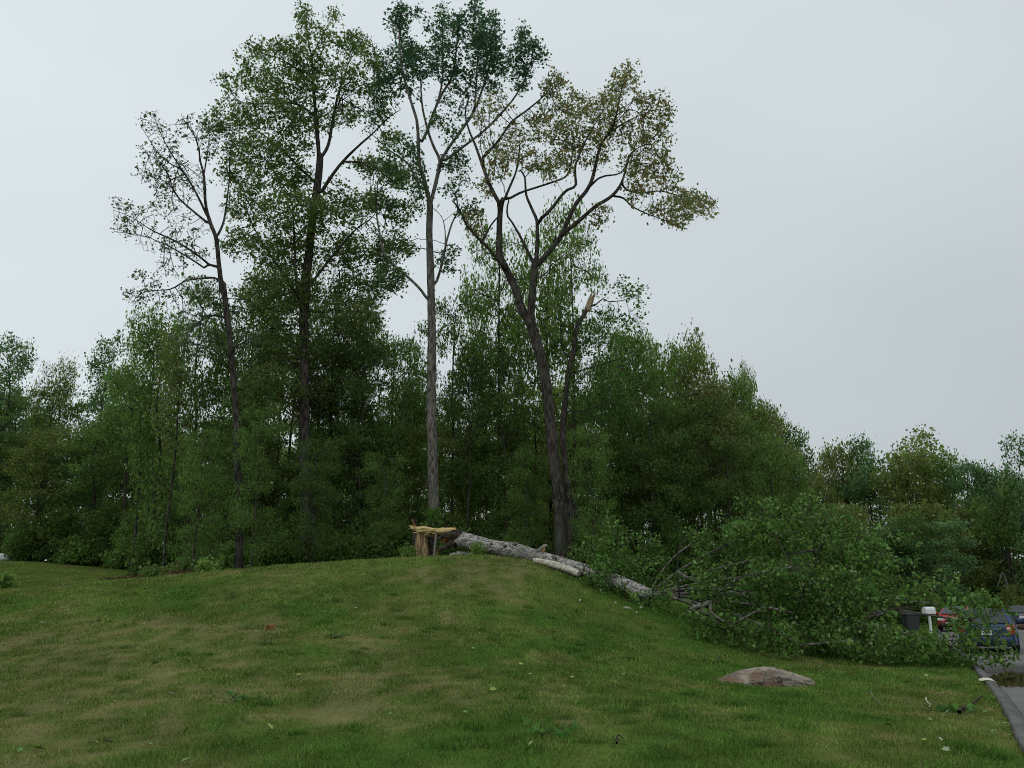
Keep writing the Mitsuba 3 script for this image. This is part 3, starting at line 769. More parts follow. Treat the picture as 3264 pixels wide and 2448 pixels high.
def wood_tree(px, top, Y, width, kind, tint, label, group=None, per=4, size=0.19, name='woodland_tree', sink=0.0, bark_key='dark_bark', clump=1.0):
    """one tree of the wood: stands on the ground at its own place, as tall and broad as it looks from the road"""
    tn[0] += 1
    i = tn[0]
    r = np.random.default_rng(1000 + i)
    tp = at(px, top, Y)
    z0 = gz(tp[0], Y)
    H = tp[2] - z0
    var = KINDS[kind][i % 2]
    H *= 12.0 / (np.percentile(var[2][:, 2], 99.5) + 0.1)
    natural = {'tall': 4.4, 'round': 8.0, 'layer': 7.6, 'oak': 9.2}[kind]
    sz, s = H / 12.0, (width * Y / F) / natural
    s = max(s, 0.35 * sz)
    rot = r.uniform(0, 6.28)
    loc = (tp[0], Y, z0 - sink)
    key = thing(name, label, 'tree', group)
    vi = i % len(KINDS[kind])
    gid = f'{kind}_{vi}_{tint}_{"far" if Y > 64 else "near"}_{per}'
    if gid not in scene:
        far = Y > 64
        lf = leaf_mesh(var[2], int(per * (3.6 if far else 5.4)), 0.30 if far else 0.26, 0.225 if far else 0.150, TINT[tint], droop=0.25, seed=2000 + len(scene), flat=0.5 if kind == 'layer' else 0.0, clump=0.75, var=0.25)
        scene[gid] = {'type': 'shapegroup', 'trunk': mikit.ply(var[0], bark_key, smooth=True), 'branches': mikit.ply(var[1], 'twig_bark'), 'crown': mikit.ply(lf[:2], 'leaf', color=lf[2])}
    scene[key] = {'type': 'instance', 'group': {'type': 'ref', 'id': gid}, 'to_world': T().translate(list(loc)).rotate([0, 0, 1], math.degrees(rot)).scale([s, s, sz])}
    for q in ('branches', 'crown'): labels[key + '__' + q] = {'kind': 'stuff'}
    return key


W = wood_tree
# skyline trees, left to right
W(12, 333, 58, 62, 'tall', 'blue', 'tall dense green tree at the left edge of the wood, cut by the frame', clump=.85)
W(60, 356, 62, 60, 'round', 'olive', 'olive tree with bare reddish twigs at its top, second on the left skyline', per=2, clump=.6)
W(112, 336, 60, 50, 'tall', 'blue', 'slender bluish green tree whose narrow top stands third on the left skyline', clump=.85)
W(140, 362, 54, 86, 'round', 'green', 'broad dark green tree in front of the slender bluish tree at left')
W(172, 318, 50, 60, 'tall', 'green', 'narrow green tree standing just left of the sparse tree', per=3, clump=.8)
W(258, 285, 49, 70, 'layer', 'green', 'layered green tree between the sparse tree and the tallest leafy tree', per=3)
# slim straight tree between broadleaf and maple
W(340, 262, 46, 92, 'layer', 'dark', 'slim dark tree with a thin straight stem left of the pale trunk', per=2)
W(396, 335, 48, 84, 'layer', 'green', 'bushy mid-green tree close on the left of the pale trunk')
W(456, 300, 46, 80, 'layer', 'green', 'layered airy tree with a dark crooked stem just right of the pale trunk', per=3, clump=.9)
W(500, 228, 47, 76, 'layer', 'fresh', 'fresh green tree standing behind the fork of the leaning oak', per=3, clump=.8)
W(548, 196, 49, 96, 'round', 'fresh', 'light green airy tree showing below the limbs of the leaning oak', per=2, clump=.8)
W(600, 318, 48, 70, 'layer', 'green', 'green tree close behind the snapped tree', per=3)
W(632, 338, 54, 80, 'layer', 'fresh', 'bright green tree right of the snapped tree on the skyline', per=3)
W(682, 334, 57, 100, 'oak', 'olive', 'rounded olive oak on the skyline right of the snapped tree', per=3, size=.22)
W(738, 366, 60, 66, 'oak', 'olive', 'open crowned olive tree with a limb reaching out to the right above the fallen crown', per=2)
W(772, 412, 62, 54, 'oak', 'olive', 'small round olive crown at the right end of the tall wood', per=3)
W(708, 385, 50, 96, 'layer', 'brown', 'brownish green layered tree with a dark stem behind the fallen crown', per=4)
W(648, 400, 47, 90, 'layer', 'dark', 'dense dark tree right of the oak, leaves to the ground')
W(750, 440, 54, 80, 'round', 'green', 'full green tree behind the tip of the fallen crown')
# far wood at the right
W(800, 452, 86, 62, 'oak', 'olive', 'first round crown of the far wood, right of the gap in the skyline', size=.3, per=3)
W(822, 452, 92, 60, 'oak', 'brown', 'brownish crown with sky showing through, second of the far wood', size=.3, per=2)
W(866, 438, 88, 78, 'oak', 'blue', 'domed grey green crown at the highest rise of the far wood', size=.3)
W(914, 430, 94, 50, 'tall', 'olive', 'thin see-through top rising from the far wood', size=.25, per=2, clump=.7)
W(902, 448, 84, 84, 'round', 'olive', 'broad olive crown right of the highest rise of the far wood', size=.3)
W(968, 464, 82, 62, 'layer', 'blue', 'pale bluish green crown toward the right edge of the far wood', size=.25)
W(1014, 436, 74, 36, 'tall', 'blue', 'thin upright tree at the right edge of the frame', size=.2, per=2, clump=.7)
W(1000, 478, 76, 70, 'round', 'green', 'green crown below the thin upright tree at the right edge', size=.25)
W(852, 505, 76, 88, 'round', 'brown', 'brownish round tree in front of the far wood, left one of two', size=.25)
W(918, 505, 74, 90, 'round', 'olive', 'olive round tree in front of the far wood, right one of two', size=.25)
W(800, 500, 72, 80, 'layer', 'dark', 'dark tree in the corner between the tall wood and the far wood', size=.22)

for px, top, Y, wd, kd, tint, lab in [(186, 330, 46.0, 74, 'round', 'olive', 'olive crown against the left side of the sparse trunk'), (232, 318, 47.0, 80, 'round', 'green', 'mid-green crown right behind the sparse trunk'), (252, 350, 45.0, 76, 'layer', 'green', 'layered green tree just right of the sparse trunk'),
                                 (285, 335, 46.0, 84, 'layer', 'olive', 'olive layered tree just left of the thick dark trunk'), (326, 318, 46.5, 80, 'round', 'green', 'green crown just right of the thick dark trunk'), (366, 345, 45.5, 78, 'layer', 'dark', 'dark layered tree between the slim stem and the pale trunk'),
                                 (402, 372, 45.0, 70, 'round', 'green', 'low green crown left of the pale trunk'), (470, 345, 45.0, 70, 'round', 'dark', 'dark crown right of the pale trunk'), (505, 350, 45.5, 76, 'layer', 'green', 'green layered tree left of the oak trunk')]:
    W(px, top, Y, wd, kd, tint, lab, per=2)
W(158, 308, 50, 84, 'round', 'green', 'rounded green crown just behind the lower limbs of the sparse tree at its left', per=3)
W(208, 288, 47, 86, 'layer', 'green', 'green tree directly behind the trunk of the sparse tree', per=3)
W(270, 262, 48, 92, 'round', 'green', 'green crown filling the space between the sparse tree and the thick dark trunk', per=2)
W(300, 300, 50, 90, 'round', 'dark', 'dark crown directly behind the thick dark trunk', per=2)
W(362, 300, 50, 76, 'round', 'olive', 'olive crown behind the slim dark tree', per=3)
W(412, 345, 51, 70, 'round', 'green', 'green crown directly behind the pale trunk', per=3)
W(488, 262, 49, 66, 'round', 'fresh', 'light green crown left of the oak trunk below its left limb', per=2, clump=.8)
W(570, 232, 46, 84, 'layer', 'fresh', 'light green layered tree right of the oak fork', per=2, clump=.85)
W(520, 330, 48, 84, 'round', 'green', 'green crown close behind the oak trunk', per=3)
W(618, 330, 50, 84, 'round', 'green', 'rounded green crown right behind the snapped top', per=4)
W(655, 336, 52, 80, 'round', 'fresh', 'rounded bright green crown at the top of the slope right of the snapped tree', per=4)
W(700, 352, 54, 84, 'round', 'olive', 'rounded olive crown under the skyline oak', per=4)
W(728, 372, 53, 80, 'round', 'green', 'rounded green crown stepping down the skyline to the right', per=4)
W(762, 408, 56, 70, 'round', 'olive', 'rounded olive crown lowest on the right end of the tall wood', per=4)
W(785, 452, 58, 56, 'round', 'green', 'small green crown in the notch between the tall wood and the far wood', per=4)
W(842, 446, 90, 64, 'round', 'olive', 'olive crown just left of the highest rise of the far wood', size=.3, per=3)
W(940, 452, 86, 64, 'round', 'green', 'green crown where the far wood slopes down to the right', size=.28, per=4)
W(992, 466, 80, 60, 'round', 'blue', 'bluish crown beside the thin upright tree at the right edge', size=.26, per=4)

# the dense row that fills the wood below the skyline
rr = np.random.default_rng(55)
for px in np.arange(-60, 790, 33):
    zone = 'left of the sparse tree' if px < 225 else 'between the sparse tree and the pale trunk' if px < 425 else 'between the pale trunk and the oak' if px < 560 else 'right of the oak'
    tint = ['green', 'dark', 'olive', 'dark', 'green'][rr.integers(5)]
    word = {'green': 'mid-green', 'dark': 'dark green', 'olive': 'olive'}[tint]
    Y = {True: 57, False: 45.5}[px < 150] + rr.uniform(-1.5, 3) if px < 150 or px < 560 else 47 + rr.uniform(-1, 3)
    if 150 <= px < 230: Y = 50 + rr.uniform(0, 3)
    W(px + rr.uniform(-8, 8), rr.uniform(395, 455), Y, rr.uniform(70, 100), 'layer', tint, f'{word} understory tree, leafy to the ground, {zone}', f'{word} understory trees {zone}', per=4, size=.2, name='understory_tree')
for px in np.arange(-60, 790, 42):
    zone = 'left of the pale trunk' if px < 430 else 'right of the pale trunk'
    tint = ['green', 'dark', 'olive', 'yellow' if 460 < px < 560 else 'green'][rr.integers(4)]
    if 490 < px < 545: tint = 'yellow'
    word = {'green': 'mid-green', 'dark': 'dark green', 'olive': 'olive', 'yellow': 'yellow green'}[tint]
    W(px + rr.uniform(-8, 8), rr.uniform(375, 430), rr.uniform(62, 72), rr.uniform(60, 90), ['round', 'layer'][rr.integers(2)], tint, f'{word} tree deep in the wood {zone}', f'{word} trees deep in the wood {zone}', per=4, size=.28, name='deep_wood_tree')
for px in np.arange(770, 1090, 33):
    tint = ['green', 'dark', 'blue', 'olive'][rr.integers(4)]
    word = {'green': 'mid-green', 'dark': 'dark green', 'olive': 'olive', 'blue': 'bluish green'}[tint]
    W(px + rr.uniform(-8, 8), rr.uniform(505, 535), rr.uniform(66, 72) + (12 if px > 950 else 0), rr.uniform(60, 85), 'layer', tint, f'{word} tree in the lower edge of the far wood', f'{word} trees in the lower edge of the far wood', per=4, size=.24, name='far_edge_tree')
for px in np.arange(-80, 1240, 40):
    top = rr.uniform(420, 450) if px < 780 else rr.uniform(475, 500)
    W(px, top, rr.uniform(92, 112), rr.uniform(70, 90), 'layer', 'dark', 'dark tree in the last row of the wood', 'dark trees in the last row of the wood', per=3, size=.5, clump=.7, name='rear_tree')


for px, top, Y, wd, tint, lab in [(205, 430, 38.2, 60, 'green', 'young green tree in front of the sparse tree at its left'), (262, 405, 38.0, 62, 'green', 'young leafy tree between the two big left trunks, in front of them'), (318, 440, 40.5, 60, 'dark', 'dark young tree in front of the thick dark trunk'),
                            (590, 430, 40.0, 56, 'green', 'young green tree at the right foot of the oak'), (528, 450, 42.5, 50, 'green', 'young green tree at the left foot of the oak'), (385, 455, 41, 60, 'green', 'young green tree beside the broken stump on its left')]:
    W(px, top, Y, wd, 'layer', tint, lab, per=3, size=.18, name='young_tree', clump=.8)


# shrubs along the foot of the wood
def shrub_points(r, n, w, h):
    u = nrm(r.normal(0, 1, (n, 3))) * r.uniform(0.35, 1, (n, 1))
    return np.c_[u[:, 0] * w, u[:, 1] * w, np.abs(u[:, 2]) * h + 0.1]


def shrub(px, py_top, Y, width, tint, label, group=None, n=800, size=.17, name='shrub', stems=True):
    r = np.random.default_rng(int(abs(px) * 7 + py_top * 13) % 99991 + 3)
    tp = at(px, py_top, Y)
    z0 = gz(tp[0], Y)
    h, w = max(tp[2] - z0, 0.3), width * Y / F / 2
    key = thing(name, label, 'shrub', group)
    P = shrub_points(r, n, w, h)
    P = P * (0.75 + 0.5 * meshkit.noise(P * 1.4 + px, 3)[:, None])
    P = P + [tp[0], Y, z0]
    lf = leaf_mesh(P, 3, 0.12, size, TINT[tint], seed=int(abs(px)) + 9)
    part(key, 'foliage', lf[:2], 'leaf', color=lf[2], kind='stuff')
    if stems:
        ends = P[r.integers(0, len(P), 14)]
        sk = Skeleton(0.25)
        for e in ends:
            sk.poly([(tp[0] + r.normal(0, .08), Y + r.normal(0, .08), z0 - .1), (np.array([tp[0], Y, z0]) + e) / 2 + r.normal(0, .1, 3), e], 0.018, 0.006, attach=False)
        part(key, 'stems', sk.radii(tip=.005).mesh(0, 9, 4), 'twig_bark', kind='stuff')
    return key


for i, px in enumerate(np.arange(-30, 800, 27)):
    Y = 54.5 if px < 150 else 49 if px < 225 else 42.8
    if 540 < px < 590: Y = 46
    if px > 620: Y = 43 + (px - 620) * 0.06
    zone = 'left of the sparse tree' if px < 225 else 'between the sparse tree and the stump' if px < 405 else 'behind the fallen trunk' if px < 600 else 'behind the fallen crown'
    shrub(px + rr.uniform(-6, 6), rr.uniform(518, 540), Y + rr.uniform(-.6, .6), rr.uniform(36, 52), 'dark' if i % 2 else 'green', f'low leafy shrub at the foot of the wood {zone}', f'low shrubs at the foot of the wood {zone}')
for px in np.arange(790, 1060, 30):
    shrub(px, rr.uniform(560, 575), (63 if px < 930 else 78) + rr.uniform(-1, 2), 40, 'dark', 'low shrub at the foot of the far wood', 'low shrubs at the foot of the far wood', size=.2)
shrub(375, 535, 40.2, 34, 'dark', 'dense bluish dark bush just left of the broken stump', n=900)
shrub(433, 507, 41.2, 30, 'green', 'young green bush hugging the foot of the pale trunk', n=500)
shrub(1012, 586, 75, 40, 'olive', 'olive roadside bush behind the dark car', n=900, size=.2)
shrub(926, 583, 63, 26, 'fresh', 'neatly rounded green bush showing above the fallen crown', n=1500, size=.10, name='clipped_bush', stems=False)
key = shrub(18, 522, 53.2, 22, 'dark', 'small dark conical evergreen at the far left', n=900, size=.10, name='conical_evergreen', stems=False)
# weeds in the hollow at the left
for px, top, Y, w, tint, lab in [(152, 576, 31.2, 20, 'dark', 'green weeds growing on the brush strip in the hollow'), (176, 567, 36, 12, 'brown', 'small brown leaved sapling in the hollow at the left'), (170, 566, 35.5, 14, 'olive', 'olive weed clump beside the small brown sapling'),
                             (206, 562, 33, 16, 'fresh', 'fresh green weed clump on the crest left of the sparse tree'), (409, 548, 35.4, 14, 'fresh', 'light green weed at the left foot of the broken stump'), (478, 545, 34.3, 10, 'fresh', 'light green sprig under the fallen trunk'),
                             (5, 590, 27.6, 8, 'fresh', 'small bright weed at the left frame edge')]:
    shrub(px, top, Y, w, tint, lab, n=160, size=.09, name='weed_clump', stems=False)

# ------------------------------------------------------------------ broken stump and fallen tree
ST = conv(1280, 1640, 320, 2212)
YS = 36.4


def stp(x, y, dy=0.0):
    return at(*ST(x, y), YS + dy)


def tube(pts, rad, k=18, rough=0.08, seed=3, caps=True, freq=2.0, sub=0.08):
    pts = np.asarray(pts, float)
    seg = np.concatenate([[0], np.cumsum(np.linalg.norm(np.diff(pts, axis=0), axis=1))])
    s = np.linspace(0, seg[-1], max(4, int(seg[-1] / sub)))
    c = np.stack([PchipInterpolator(seg, pts[:, j])(s) for j in range(3)], 1)
    r = PchipInterpolator(seg, np.asarray(rad, float))(s)
    d = nrm(np.gradient(c, axis=0))
    u = nrm(np.cross(d, [0.05, 0.1, 0.99])); w = np.cross(u, d)
    a = np.arange(k) / k * 2 * np.pi
    v = c[:, None] + r[:, None, None] * (np.cos(a)[None, :, None] * u[:, None] + np.sin(a)[None, :, None] * w[:, None])
    f = 1 + rough * 2 * (meshkit.fbm(v * freq, 4, seed) - 0.5)
    v = c[:, None] + (v - c[:, None]) * f[..., None]
    n = len(s)
    i = (np.arange(n - 1)[:, None] * k + np.arange(k)[None]).ravel()
    i2 = (np.arange(n - 1)[:, None] * k + ((np.arange(k) + 1) % k)[None]).ravel()
    q = np.c_[i, i2, i2 + k, i + k]
    V = v.reshape(-1, 3)
    Fq = [np.vstack([q[:, [0, 1, 2]], q[:, [0, 2, 3]]])]
    if caps:
        V = np.vstack([V, c[:1] - d[:1] * r[0] * 0.15, c[-1:] + d[-1:] * r[-1] * 0.15])
        j, j2 = np.arange(k), (np.arange(k) + 1) % k
        Fq += [np.c_[j * 0 + n * k, j2, j], np.c_[j * 0 + n * k + 1, (n - 1) * k + j, (n - 1) * k + j2]]
    return trimesh.Trimesh(V, np.vstack(Fq), process=False)


ground_s = gz(stp(430, 940)[0], YS)
stump = thing('broken_stump', 'splintered tan stump of the snapped tree on the crest of the lawn', 'stump')


def down(p):
    return np.array([p[0], p[1], gz(p[0], p[1]) - 0.15])


part(stump, 'shattered_wood', splinter(down(stp(430, 940)), stp(405, 330), 0.235, 11, 11, 0.18, 0.7, 0.5), 'stump_wood', label='upright slab of torn tan wood')
part(stump, 'bark_shell', splinter(down(stp(600, 940, .55)), stp(560, 420, .45), 0.30, 12, 6, 0.4, 0.5, 0.4), 'under_bark', label='dark bark left standing behind the torn slab')
part(stump, 'splinter', splinter(down(stp(715, 940, -.3)), stp(775, 290, -.3), 0.062, 13, 3, 0.12, 0.6, 0.35), 'grey_wood', label='grey splinter standing upright beside the slab')
part(stump, 'splinter', splinter(down(stp(760, 900, -.2)), stp(800, 600, -.2), 0.035, 14, 2, 0.2), 'rust_wood')
part(stump, 'rear_stub', splinter(down(stp(330, 900, .9)), stp(300, 40, .9), 0.15, 15, 7, 0.35, 0.6, 0.3), 'under_bark', label='dark brown jagged stub behind the slab')
part(stump, 'rear_splinter', splinter(stp(300, 260, .8), stp(215, 80, .8), 0.05, 16, 3, 0.25), 'rust_wood')

FT = conv(1200, 1550, 800, 2212)
F2 = conv(1600, 1680, 550, 2212)
F3 = conv(2000, 1600, 600, 2212)
F4 = conv(2500, 1850, 500, 2212)
F5 = conv(2900, 1900, 364, 2013)
tree = thing('fallen_tree', 'large fallen tree lying down the slope, its leafy crown spilling onto the road', 'fallen tree')
trunk_path = [at(*FT(690, 445), 36.0), at(*FT(800, 478), 35.5), at(*FT(1000, 532), 34.8), at(*FT(1200, 562), 34.0), at(*FT(1500, 645), 32.8), at(*FT(1700, 700), 31.9), at(*FT(1850, 742), 31.3)]
part(tree, 'trunk', tube(trunk_path, [.27, .30, .285, .275, .245, .225, .21], 28, 0.10, 5, freq=2.6, sub=.06), 'fallen_bark', smooth=50, label='grey barked trunk propped on the crest')
# torn upper wood running back over the stump, bark flaps below
def fibre_tube(line, rad, seed, k=22, jag=0.35):
    """torn wood: a tapering body whose surface breaks into long fibres"""
    tb = tube(line, rad, k, 0.05, seed, sub=.035)
    v = np.array(tb.vertices)
    d = nrm(np.array(line[-1]) - np.array(line[0]))
    al = v @ d
    ax = np.array(line[0]) + (al - np.array(line[0]) @ d)[:, None] * d
    u = v - np.stack([np.interp(al, sorted([np.array(q) @ d for q in line]), [q[j] for q in sorted(line, key=lambda q: np.array(q) @ d)]) for j in range(3)], 1)
    ph = np.round(np.arctan2(u[:, 2], u[:, 1] + .3 * u[:, 0]) * 3.2)
    f = meshkit.noise(np.c_[ph * 3.7, al * 2.2, ph * 0 + seed], 3)
    g = meshkit.noise(np.c_[ph * 1.9, al * 9, ph * 0 + seed], 5)
    return trimesh.Trimesh(v + u * ((f - .55) * 2 * jag + (g - .5) * .3)[:, None], tb.faces, process=False)


part(tree, 'torn_wood', fibre_tube([stp(1180, 395, -.1), stp(1000, 372, -.15), stp(780, 362, -.2), stp(520, 335, -.2), stp(320, 315, -.2), stp(165, 245, -.2)], [.20, .165, .12, .115, .085, .012], 21), 'torn_wood', smooth=35, label='bright yellow torn wood resting over the stump')
for q, (x0, y0, x1, y1, w_) in enumerate([(520, 350, 130, 300, .022), (430, 370, 210, 420, .025), (640, 380, 480, 470, .022), (900, 390, 700, 440, .03), (350, 330, 190, 205, .018), (1020, 330, 900, 300, .022)]):
    part(tree, 'splinter', splinter(stp(x0, y0, -.26), stp(x1, y1, -.28), w_, 60 + q, 2, .2, .7, .1), 'torn_wood')
part(tree, 'torn_fibre', fibre_tube([stp(900, 400, .1), stp(600, 430, .05), stp(330, 425, .05)], [.12, .10, .03], 22), 'stump_wood', smooth=35)


def flap(line, widths, thick, seed):
    """a curved slab of bark along a line: bowed cross section"""
    c = np.array(line)
    seg = np.concatenate([[0], np.cumsum(np.linalg.norm(np.diff(c, axis=0), axis=1))])
    s = np.linspace(0, seg[-1], 26)
    c = np.stack([PchipInterpolator(seg, c[:, j])(s) for j in range(3)], 1)
    w = PchipInterpolator(seg, widths)(s)
    d = nrm(np.gradient(c, axis=0))
    dep = np.array([0.05, 1.0, 0.0])
    up = nrm(np.cross(dep, d))
    v = []
    for i in range(len(s)):
        row = []
        for a in np.linspace(-1.25, 1.25, 8): row.append(c[i] - dep * math.cos(a) * w[i] + up[i] * math.sin(a) * w[i])
        for a in np.linspace(1.25, -1.25, 8): row.append(c[i] - dep * math.cos(a) * (w[i] - thick) + up[i] * math.sin(a) * (w[i] - thick * .3))
        v.append(row)
    v = np.array(v)
    v += 0.03 * (meshkit.fbm(v * 6, 3, seed)[..., None] - 0.5)
    n, k = v.shape[:2]
    i = (np.arange(n - 1)[:, None] * k + np.arange(k)[None]).ravel()
    i2 = (np.arange(n - 1)[:, None] * k + ((np.arange(k) + 1) % k)[None]).ravel()
    q = np.c_[i, i2, i2 + k, i + k]
    return trimesh.Trimesh(v.reshape(-1, 3), np.vstack([q[:, [0, 1, 2]], q[:, [0, 2, 3]]]), process=False)


part(tree, 'bark_flap', flap([stp(1330, 470, -.72), stp(1180, 450, -.74), stp(1010, 458, -.70), stp(880, 508, -.64), stp(765, 568, -.6)], [.25, .22, .16, .09, .012], .05, 1), 'under_bark', smooth=50, label='upper dark bark flap peeled off the torn end')
part(tree, 'bark_flap', flap([stp(1480, 650, -.70), stp(1280, 600, -.66), stp(1110, 640, -.6), stp(950, 725, -.55), stp(800, 810, -.5)], [.17, .17, .14, .11, .04], .05, 2), 'under_bark', smooth=50, label='lower dark bark flap hanging to the ground')
part(tree, 'inner_wood', splinter(stp(1250, 545, -.05), stp(830, 600, -.05), 0.09, 23, 6, 0.2, 0.8), 'rust_wood', label='orange inner wood between the bark flaps')
# branch stub, knots, the peeled limb along the trunk
stub = part(tree, 'branch_stub', tube([at(*F2(440, 330), 33.05), at(*F2(510, 275), 32.9), at(*F2(555, 235), 32.85)], [.10, .085, .06], 12, 0.15, 8), 'fallen_bark', smooth=50)
part(stub, 'torn_face', splinter(at(*F2(520, 310), 32.75), at(*F2(540, 250), 32.72), 0.075, 24, 4, 0.3), 'rust_wood')
part(stub, 'pale_tip', tube([at(*F2(535, 240), 32.8), at(*F2(575, 235), 32.75)], [.05, .035], 8, 0.2, 9), 'stripped_wood', smooth=50)
for x, y, Y, r_ in [(40, 245, 33.25, .10), (170, 215, 33.1, .13), (665, 385, 32.1, .12), (-140, 215, 34.0, .09)]:
    knot = trimesh.creation.icosphere(3, 1.0)
    v = np.array(knot.vertices); v *= (1 + 0.35 * (meshkit.fbm(v * 2 + x, 3) - .5))[:, None]
    c = at(*F2(x, y), Y)
    part(tree, 'knot', trimesh.Trimesh(v * [r_ * .8, r_ * .5, r_ * .65] + c, knot.faces, process=False), 'limb_bark', smooth=True)
peel = [at(*F2(415, 425), 32.55), at(*F2(560, 455), 32.15), at(*F2(750, 505), 31.6), at(*F2(880, 550), 31.2), at(*F2(985, 600), 30.9)]
part(tree, 'peeled_limb', tube(peel, [.085, .11, .12, .12, .10], 16, 0.10, 10, freq=3), 'stripped_wood', smooth=50, label='cream limb stripped of bark along the lower side of the trunk')
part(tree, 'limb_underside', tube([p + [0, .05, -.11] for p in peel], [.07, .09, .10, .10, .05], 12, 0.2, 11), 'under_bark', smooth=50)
up_path = [at(*F2(1090, 560), 30.9), at(*F2(1300, 650), 30.5), at(*F2(1520, 720), 29.9), at(*F2(1700, 800), 29.4), at(*F2(1900, 860), 29.0)]
part(tree, 'upper_trunk', tube(up_path, [.22, .22, .24, .23, .19], 22, 0.12, 12, freq=2.5), 'fallen_bark', smooth=50, label='upper length of trunk lying beyond the snap')
# the crown on the ground
ends = [(620, 572, 30.6), (690, 545, 28.2), (755, 535, 28.2), (820, 550, 27.6), (870, 575, 26.6), (760, 600, 26.4), (840, 610, 25.8), (800, 645, 24.2), (900, 640, 24.2), (960, 648, 23.6), (940, 605, 24.8), (985, 625, 24.4), (720, 625, 26.3), (880, 598, 25.4)]
sk = Skeleton(0.22)
root = up_path[-1]
sk.poly([up_path[2], root], 0.2, 0.16)
for i, (x, y, Y) in enumerate(ends):
    e = at(x, y, Y); m = root * 0.5 + e * 0.5 + [0, 0, .25] if i else (up_path[0] + e) / 2
    sk.poly([root if i else up_path[0], m, e], .031, .0288)
for cv, ln, Y, dy, r0, r1 in [
        (F4, [(1050, 575), (1120, 520), (1300, 450), (1500, 400), (1700, 380), (1870, 370)], 25.3, -.3, .055, .02), (F4, [(1080, 570), (1130, 540), (1300, 490), (1500, 440), (1700, 450), (1950, 480)], 25.1, -.4, .05, .02),
        (F4, [(1120, 550), (1250, 620), (1330, 660), (1480, 640)], 25.0, -.2, .03, .012), (F4, [(1110, 540), (1300, 470), (1500, 415), (1850, 400)], 25.5, .2, .04, .015),
        (F3, [(590, 900), (590, 750), (590, 600), (630, 490), (780, 350)], 28.0, -.2, .035, .012), (F3, [(600, 850), (720, 895), (880, 940)], 27.8, -.4, .07, .06), (F3, [(920, 880), (980, 780), (1040, 690)], 27.6, -.2, .025, .015),
        (F3, [(1040, 1050), (1130, 1010), (1300, 900), (1450, 850)], 26.0, -.3, .05, .02), (F3, [(1830, 790), (2010, 750), (2120, 730), (2210, 690)], 26.0, .2, .035, .02), (F3, [(2050, 970), (2130, 850), (2210, 730)], 25.8, -.2, .03, .02),
        (F3, [(650, 1310), (800, 1240), (920, 1200), (980, 1180)], 26.4, -.4, .11, .07), (F3, [(920, 1220), (1000, 1310), (1270, 1470)], 25.9, -.5, .045, .03), (F3, [(1100, 1310), (1240, 1430)], 25.6, -.2, .03, .025),
        (F3, [(1480, 1240), (1700, 1250), (1780, 1270), (1930, 1300)], 24.9, -.3, .05, .03), (F3, [(1680, 450), (1750, 390), (1850, 370), (2000, 350)], 26.6, .2, .03, .015), (F4, [(270, 100), (380, 60), (500, 40)], 25.6, -.1, .05, .03),
        (F4, [(700, 940), (870, 850), (930, 840), (1100, 870)], 24.2, -.3, .05, .03), (F4, [(750, 730), (870, 790), (930, 840)], 24.3, -.1, .03, .03), (F4, [(590, 440), (740, 340), (810, 370)], 25.2, 0, .035, .02),
        (F5, [(450, 790), (560, 770), (720, 700), (880, 720), (1000, 740)], 23.8, -.2, .025, .012), (F5, [(480, 820), (740, 780), (900, 800), (1000, 850)], 23.6, -.2, .022, .012), (F5, [(560, 920), (660, 930), (850, 960), (1000, 1020), (1100, 1070)], 23.3, -.3, .03, .012)]:
    sk.poly(cv.line(ln, Y - 0.45, dy), r0 * 0.85, r1 * 0.9)
EL = []
for x, y, rx, ry, Y, rd_ in [(615, 575, 28, 22, 30.6, 1.0), (605, 586, 19, 16, 29.8, .9), (588, 578, 9, 10, 30.6, .4), (668, 588, 15, 13, 28.2, .5), (638, 570, 12, 14, 30.4, .8), (600, 552, 14, 16, 31.2, .6), (714, 556, 20, 26, 28.0, 1.2), (757, 545, 32, 30, 28.2, 1.5), (815, 560, 45, 32, 27.6, 1.6), (862, 565, 28, 26, 27, 1.3), (745, 590, 60, 32, 26.6, 1.8),
                             (830, 605, 52, 38, 25.8, 1.8), (690, 606, 32, 22, 27.2, 1.2), (735, 635, 40, 22, 25.4, 1.0), (790, 645, 50, 22, 24.2, 1.1), (850, 645, 60, 24, 24.0, 1.2), (920, 652, 50, 18, 23.4, 1.0), (968, 655, 30, 14, 23.0, .8), (962, 598, 30, 8, 24.6, .7), (905, 594, 36, 8, 25.2, .8), (985, 604, 14, 10, 24.2, .6), (757, 518, 10, 10, 28.2, .4), (724, 532, 10, 9, 28.2, .4), (780, 520, 10, 8, 27.8, .4), (854, 540, 12, 9, 27.2, .4), (884, 566, 12, 9, 26.6, .4), (618, 548, 8, 8, 30.6, .3), (974, 618, 14, 12, 24.0, .6), (800, 524, 20, 10, 27.6, .6), (838, 532, 18, 12, 27.4, .6), (706, 540, 12, 10, 28.2, .5), (878, 552, 12, 12, 27, .6),
                             (974, 640, 14, 14, 24.0, .6), (1000, 655, 13, 12, 22.8, .6), (990, 640, 20, 12, 23.4, .6),  (640, 604, 14, 8, 29, .4), (800, 530, 16, 10, 27.8, .6), (757, 522, 14, 8, 28.2, .5)]:
    c = at(x, y, Y)
    EL.append((*c, rx * Y / F, rd_, ry * Y / F, 85.0 if x > 868 and y < 645 else 150.0))
rf = np.random.default_rng(106)
att = np.vstack([ell_points([e[:6]], e[6], rf, 0.6) for e in EL])
att = att[((meshkit.fbm(att * 0.75, 3, 8) > 0.44) & (meshkit.fbm(att * 1.9 + 3, 2, 9) > 0.36)) | (att[:, 0] < 3.7)]
spray = []
